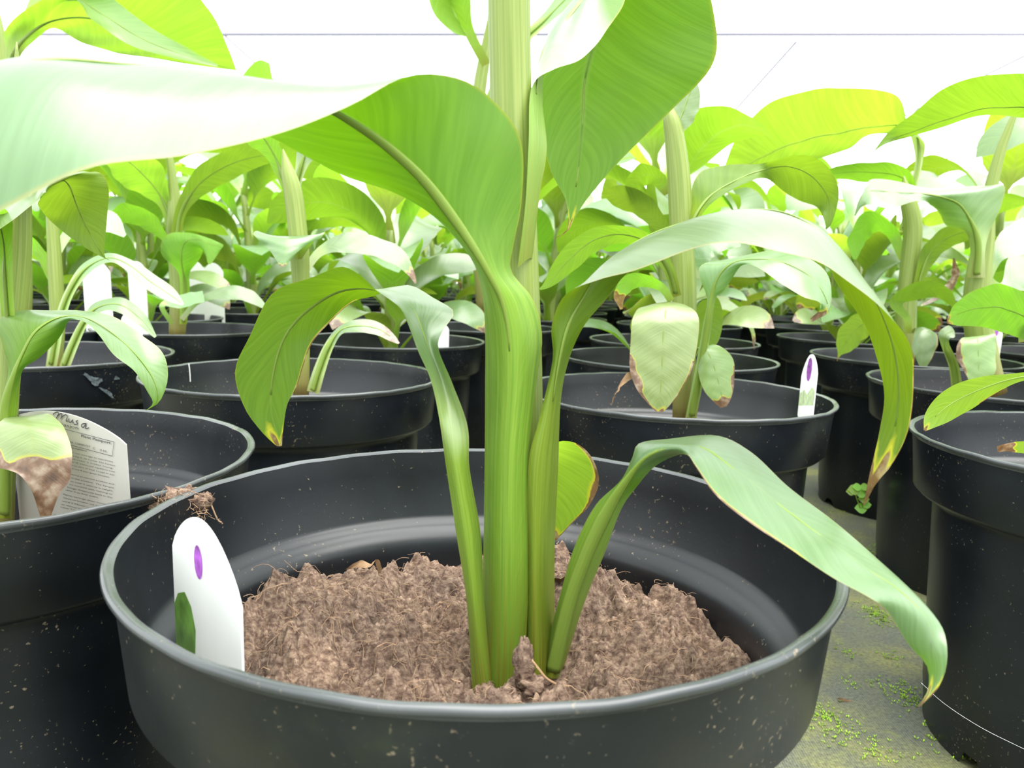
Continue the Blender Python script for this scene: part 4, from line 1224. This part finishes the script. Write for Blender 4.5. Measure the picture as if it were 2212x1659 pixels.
def at_tag(px, py):
    """point of the label seen at a pixel, in (u fraction * width, v) metres"""
    d = _fwd + (px - 1106.0) / F * _right - (py - 829.5) / F * _up
    A_ = np.stack([lu / wl, lv, -d], 1)
    s_ = np.linalg.solve(A_, CAM - la)
    return s_[0], s_[1]


def zp(x, y):
    return at_tag(x / 5.53, 860 + y / 5.53)


for word in ([(650, 190), (690, 165), (720, 175), (690, 240)], [(700, 215), (745, 180), (760, 195), (742, 245)], [(752, 225), (800, 195), (822, 215), (808, 268), (830, 270)],
             [(845, 240), (840, 275), (865, 285), (885, 255), (885, 285), (900, 290)], [(950, 265), (925, 275), (945, 300), (915, 312), (900, 300)], [(1050, 300), (1005, 305), (990, 330), (1015, 345), (1045, 305), (1035, 350), (1055, 362), (1080, 348)]):
    stroke(tl, frl, [zp(*q) for q in word], 0.00028, M_INK, sg)


def line(body, x, y, x2, hpx, slope=0.25, bold=0.0):
    """lettering whose baseline runs from (x, y) to x2 along the printed slope"""
    p = np.array(zp(x, y))
    q = np.array(zp(x, y - hpx))
    e = np.array(zp(x2, y + (x2 - x) * slope))
    o = text_part(tl, body, (np.zeros(3), np.array([1.0, 0, 0]), np.array([0, 1.0, 0]), np.zeros(3)), 0, 0, 1.0, sg, M_INK, off=0.0, bold=bold)
    me = o.data
    co = np.zeros(len(me.vertices) * 3)
    me.vertices.foreach_get('co', co)
    co = co.reshape(-1, 3)
    wdt = co[:, 0].max()
    uv_ = p[None] + co[:, :1] / wdt * (e - p)[None] + co[:, 1:2] / 0.72 * (q - p)[None]
    out = la[None] + uv_[:, :1] * (lu / wl)[None] + uv_[:, 1:2] * lv[None] + ln_[None] * sg * 0.0009
    me.vertices.foreach_set('co', out.ravel())
    me.update()


line('basjoo', 738, 320, 958, 38, 0.24)
line('Plant Passport', 985, 458, 1340, 30, 0.25, 0.012)
line('B NL-228885757', 818, 520, 1095, 22, 0.245)
line('C', 1125, 605, 1155, 26, 0.2)
line('D NL', 1210, 628, 1298, 24, 0.2)
line('Handigblauw', 845, 588, 1060, 18, 0.23, 0.008)
body_lines = [('er een zonnige en beschutte', 868, 648, 1368), ('nodig in de zomer. De banaan', 870, 688, 1392), ('en ruim 2 meter hoog', 872, 725, 1360), ('er af, eventueel inpakken met', 874, 763, 1392), ('met stro of blad. Loopt in het', 876, 803, 1385), ('3 tot 4 jaar geen bloeien.', 878, 843, 1330),
              ('sunny protected position and', 868, 912, 1378), ('in the summer. The banana', 866, 955, 1380), ('to over 2 metres in height,', 860, 995, 1370), ('be covered with matting or', 850, 1032, 1365), ('foliage. Resprouts back in the', 820, 1066, 1358), ('after 3 to four years.', 800, 1098, 1195),
              ('Plante, vertragt einen sonnigen', 770, 1150, 1335), ('Schutz im Sommer viel Wasser und', 770, 1190, 1360), ('wird 2 Meter und breit', 760, 1230, 1250), ('im Winter zu schutzen', 750, 1270, 1170), ('neue Triebe', 740, 1300, 995), ('plante tres', 660, 1390, 1010), ('en ete', 650, 1430, 850)]
for b_, x_, y_, e_ in body_lines:
    line(b_, x_, y_, e_, 17, 0.235)
# ruled box
bx = [zp(790, 365), zp(1378, 520), zp(1360, 690), zp(830, 548)]
for i in range(3):
    p0, p1 = bx[i], bx[i + 1]
    stroke(tl, frl, [p0, ((p0[0] + p1[0]) / 2, (p0[1] + p1[1]) / 2), p1], 0.00013, M_INK, sg)


def small_tag(xl, yl, xr, yr, Y, yb, label, pic=True, Yb=None):
    """a small tag seen face on: shoulders in pixels, bottom edge at yb"""
    Yb = Yb or Y
    a, b = at(xl, yl, Y), at(xr, yr, Yb)
    h = (yb - yl) / F * Y
    r_, a_, u_, v_, n_ = make_tag('plant_tag', a, b, (0, 0.05, -1), h, np.linalg.norm(b - a) * .45, label, M_WHITE)
    s_ = -1.0 if np.dot(n_, np.asarray(a_) - CAM) > 0 else 1.0
    if pic:
        fr_ = (a_, u_, v_, n_)
        w_ = np.linalg.norm(u_)
        patch(r_, 'purple_dot', fr_, [(0.5 + 0.16 * math.cos(t_), w_ * (.12 + .26 * math.sin(t_))) for t_ in np.linspace(0, 6.283, 16)[:-1]], M_PURPLE, .0006, s_)
        patch(r_, 'leaf_picture', fr_, [(0.02, -h * .75), (0.02, -h * .45), (0.3, -h * .35), (0.5, -h * .48), (0.8, -h * .3), (0.98, -h * .4), (0.98, -h * .75)], M_PRINT2, .0006, s_)
    return r_


small_tag(1732, 812, 1766, 808, .70, 900, 'slim white tag at the right rim of the pot behind', True, .66)
small_tag(2136, 722, 2166, 722, 1.02, 800, 'small white tag with a purple dot behind the right-hand stems')
small_tag(178, 590, 238, 590, 1.30, 720, 'broad white tag behind the thin arched leaf on the left', False)
small_tag(276, 582, 314, 582, 1.37, 720, 'white round-topped tag right of the broad one on the left', False)
small_tag(398, 582, 440, 582, 1.78, 700, 'bluish white tag left of the pair beside the cup-shaped leaf', False)
small_tag(438, 588, 482, 588, 1.72, 700, 'bright white tag right of the pair beside the cup-shaped leaf', False)
small_tag(262, 690, 306, 690, 1.00, 790, 'white tag low behind the drooping left leaf', False)
small_tag(944, 712, 970, 712, 1.20, 790, 'narrow white tag beside the arching left leaf of the front plant', False)

# ------------------------------------------------------------------ small things
# tangle of roots and peat on the rim
rd = thing('root_debris', tuple(at(390, 1090, .372)), 'clump of brown roots and peat caught between two pot rims at left', 'debris')
rsd = random.Random(44)


def lump(name, c, r_, parent, mat, seed, sx=1, sy=1, sz=1, res=(18, 28), amp=.45):
    V = []
    for i in range(res[0]):
        th_ = math.pi * i / (res[0] - 1)
        for k2 in range(res[1]):
            a_ = 2 * math.pi * k2 / res[1]
            d_ = Vector((math.sin(th_) * math.cos(a_), math.sin(th_) * math.sin(a_), math.cos(th_)))
            q = 1 + amp * (mnoise.noise(d_ * 1.8 + Vector((seed, 0, 0))) + .7 * mnoise.noise(d_ * 4.5 + Vector((seed, 3, 0))) + .45 * mnoise.noise(d_ * 11 + Vector((0, seed, 0))))
            V.append((c[0] + d_.x * r_ * q * sx, c[1] + d_.y * r_ * q * sy, c[2] + d_.z * r_ * q * sz))
    return mesh_obj(name, V, grid_faces(res[0], res[1], True), mat, parent)


lump('peat_clump', at(345, 1098, .372), .0058, rd, M_SOIL, 3, 1.9, 1, .7)
lump('peat_clump', at(395, 1085, .374), .0075, rd, M_SOIL, 8, 1.5, 1, .9)
lump('peat_clump', at(425, 1080, .378), .0056, rd, M_SOIL, 13, 1.3, 1, .9)


def strands(name, parent, mat, specs, seed, w=.0003):
    rr = random.Random(seed)
    V, Fc = [], []
    for pts in specs:
        P = np.array(pts, float)
        P = hermite(np.linspace(0, 1, len(P)), P, np.linspace(0, 1, len(P) * 4))
        b0 = len(V)
        for p_ in P:
            for k2 in range(4):
                a_ = k2 * math.pi / 2
                V.append((p_[0] + w * math.cos(a_), p_[1] + w * .5 * math.sin(a_), p_[2] + w * math.sin(a_)))
        for i in range(len(P) - 1):
            for k2 in range(4):
                j2 = (k2 + 1) % 4
                Fc.append((b0 + i * 4 + k2, b0 + i * 4 + j2, b0 + i * 4 + 4 + j2, b0 + i * 4 + 4 + k2))
    return mesh_obj(name, V, Fc, mat, parent)


sp_ = [[at(438, 1062, .38), at(450, 1075, .378), at(458, 1095, .376), at(470, 1122, .374), at(480, 1130, .372)],
       [at(425, 1068, .38), at(432, 1090, .377), at(424, 1110, .375), at(440, 1128, .373)], [at(345, 1112, .37), at(360, 1128, .369), at(366, 1145, .368)]]
strands('root', rd, M_FIBRE, sp_, 1, .0005)
fine_ = []
for _ in range(220):
    cx, cy = rsd.uniform(325, 450), rsd.uniform(1065, 1115)
    Yd = rsd.uniform(.366, .380)
    dx, dy = rsd.uniform(-22, 22), rsd.uniform(-16, 26)
    fine_.append([at(cx, cy, Yd), at(cx + dx * .5 + rsd.uniform(-6, 6), cy + dy * .5, Yd - .002), at(cx + dx, cy + dy, Yd - .003)])
fo = strands('fine_root', rd, M_FIBRE, fine_, 2, .00016)
fo['kind'] = 'stuff'

# peat clods and dry scraps standing on the soil of the foreground pot
cl = thing('peat_clod', tuple(at(1135, 1470, .300)), 'knobbly upright clod of peat leaning on the front stem base', 'clod')
lump('clod', at(1130, 1432, .300), .0066, cl, M_SOIL, 21, .62, .7, 1.5, amp=.35)
lump('clod', at(1155, 1478, .298), .0050, cl, M_SOIL, 27, 1.2, .8, .8)
strands('root', cl, M_DRY, [[at(1140, 1415, .30), at(1160, 1440, .297), at(1180, 1465, .296), at(1200, 1478, .296)]], 3, .0006)


def scrap(pts, Y, w, label, seed):
    P = [at(x, y, Y + dz) for x, y, dz in pts]
    st = []
    for i, p_ in enumerate(P):
        a_ = i * .8 + seed
        o_ = np.array([math.cos(a_) * .5, math.sin(a_) * .6, math.sin(a_ * 1.3) * .8]) * w
        st.append((p_, p_ - o_, p_ + o_))
    me = leaf_mesh(st, nu=24, nv=7, pet=0.0, ruffle=.08, seed=seed, mat=M_DRY, name='dry_scrap')[0]
    o = mesh_obj('dry_scrap', None, None, None, None, me=me)
    tag(o, label, 'leaf scrap')


scrap([(750, 1228, 0), (775, 1218, .004), (800, 1222, 0), (812, 1210, -.002), (822, 1235, 0)], .405, .0022, 'curled tan scrap of dry leaf on the soil, back left of the stem', 3)
scrap([(1190, 1248, 0), (1225, 1262, .002), (1262, 1300, 0), (1275, 1312, 0)], .385, .006, 'brown papery leaf scrap on the soil behind the slanting stalk', 5)
gd = _fwd + (1826 - 1106.0) / F * _right - (1513 - 829.5) / F * _up
gy = -CAM[2] / gd[2] * gd[1]
scrap([(1810, 1508, 0), (1825, 1513, .0), (1842, 1517, 0)], gy - .002, .0022, 'small dry brown bit lying on the mossy ground', 8)
scrap([(1322, 868, 0), (1340, 835, .0), (1360, 812, 0), (1372, 808, 0)], .70, .005, 'narrow withered brown leaf in the pot behind', 11)
add_leaf(pr3, RB([(1990, 660, 2), (2030, 640, 5), (2052, 618, 9), (2064, 590, 8), (2060, 558, 2)], 1.19), pet=0.0, dry=0.02, nu=30, nv=9, ruffle=.1, seed=68, label='shrivelled brown leaf')


# moss tufts on the ground
def moss(name, spots_, label, seed):
    rr = random.Random(seed)
    V, Fc = [], []
    for (px, py, n, spread) in spots_:
        d = _fwd + (px - 1106.0) / F * _right - (py - 829.5) / F * _up
        c = CAM + d * (-CAM[2] / d[2])
        for _ in range(int(n * .7)):
            x, y = c[0] + rr.gauss(0, spread), c[1] + rr.gauss(0, spread * 1.3)
            h_ = rr.uniform(.0008, .0022)
            a_ = rr.uniform(0, 6.28)
            w_ = rr.uniform(.0003, .0007)
            for q in range(3):
                aa = a_ + q * 2.1
                b0 = len(V)
                V += [(x, y, 0), (x + math.cos(aa) * w_ * 2 - math.sin(aa) * w_, y + math.sin(aa) * w_ * 2 + math.cos(aa) * w_, h_ * .7), (x + math.cos(aa) * h_, y + math.sin(aa) * h_, h_), (x + math.cos(aa) * w_ * 2 + math.sin(aa) * w_, y + math.sin(aa) * w_ * 2 - math.cos(aa) * w_, h_ * .7)]
                Fc.append((b0, b0 + 1, b0 + 2, b0 + 3))
    o = mesh_obj(name, V, Fc, M_MOSS, None, smooth=False)
    return tag(o, label, 'moss', kind='stuff')


moss('moss', [(1890, 1325, 160, .008), (1915, 1345, 60, .007), (1830, 1410, 30, .005), (1930, 1422, 30, .005), (1935, 1488, 110, .010), (1800, 1570, 140, .012), (1780, 1540, 50, .006), (1905, 1196, 140, .012), (1940, 1215, 80, .012), (1975, 1225, 60, .01),
              (1880, 1620, 60, .010), (1835, 1475, 20, .004), (1970, 1515, 60, .006), (2010, 1600, 40, .01), (2115, 1610, 30, .006), (2030, 1580, 30, .006), (1760, 985, 40, .006), (1800, 1105, 40, .010)], 'bright green moss tufts on the ground cloth of the aisle', 5)

# clover-like weed at the foot of the third pot
wd = thing('weed', tuple(at(1860, 1075, .93)), 'tiny bright green weed at the foot of an aisle pot', 'weed')
for (px, py, r_) in ((1845, 1058, .008), (1838, 1062, .006), (1860, 1066, .007), (1868, 1052, .006), (1866, 1078, .007), (1860, 1098, .008), (1872, 1090, .006), (1852, 1052, .006)):
    c = at(px, py, .93)
    st = [(c + np.array([r_ * (s_ * 2 - 1), 0, 0]), c + np.array([r_ * (s_ * 2 - 1), .5 * r_ * math.sin(math.pi * (s_ * .98 + .01)), r_ * .7 * math.sin(math.pi * (s_ * .98 + .01))]), c + np.array([r_ * (s_ * 2 - 1), -.5 * r_ * math.sin(math.pi * (s_ * .98 + .01)), -r_ * .7 * math.sin(math.pi * (s_ * .98 + .01))])) for s_ in np.linspace(0, 1, 6)]
    me = leaf_mesh(st, nu=10, nv=5, pet=0.0, mat=M_WEED, ruffle=.02)[0]
    mesh_obj('leaf', None, None, None, wd, me=me)
strands('stalk', wd, M_MOSS, [[at(1860, 1102, .93), at(1850, 1075, .93), at(1846, 1060, .93)], [at(1862, 1102, .93), at(1868, 1070, .93), at(1868, 1054, .93)]], 4, .0006)

# spider thread on the right-hand pot
stg = strands('spider_thread', None, M_SILK, [[at(1990, 1475, .455), at(2040, 1520, .44), at(2120, 1572, .425), at(2212, 1618, .41)]], 5, .00006)
tag(stg, 'fine spider thread slung across the foot of the right-hand pot', 'thread')

# chalk tick inside the pot at left
def on_wall(px, py, i, rad, far):
    d = _fwd + (px - 1106.0) / F * _right - (py - 829.5) / F * _up
    c = np.array(POTS[i])
    o2 = CAM[:2] - c
    a_, b_, c_ = d[:2] @ d[:2], 2 * o2 @ d[:2], o2 @ o2 - rad * rad
    q = math.sqrt(max(b_ * b_ - 4 * a_ * c_, 0))
    t_ = (-b_ + (q if far else -q)) / (2 * a_)
    return CAM + d * t_


ck = strands('chalk_mark', None, M_WHITE, [[on_wall(x_, y_, 3, .1415, True) for x_, y_ in ((408, 786), (410, 805), (411, 824))]], 6, .0006)
tag(ck, 'short white chalk tick inside the pot rim at left', 'chalk mark')
M_SMEAR = plain('lime_smear', (0.055, 0.068, 0.074), 0.8, 0.7, 420.0, 0.2)
V_, F_ = [], []
for (cx, cy, rx, ry, ang) in ((205, 822, 16, 9, .35), (190, 812, 12, 3, .5), (232, 848, 18, 4, .62), (252, 817, 6, 4, 0)):
    b0 = len(V_)
    for k_ in range(14):
        t_ = k_ / 14 * 6.283
        q_ = 1 + .3 * math.sin(t_ * 3 + cx)
        x_, y_ = rx * q_ * math.cos(t_), ry * q_ * math.sin(t_)
        V_.append(on_wall(cx + x_ * math.cos(ang) - y_ * math.sin(ang), cy + x_ * math.sin(ang) + y_ * math.cos(ang), 9, .1472, False))
    F_.append(tuple(range(b0, b0 + 14)))
sm = mesh_obj('lime_smear', V_, F_, M_SMEAR, None, smooth=False)
tag(sm, 'pale lime smear on the side of the left pot', 'smear')
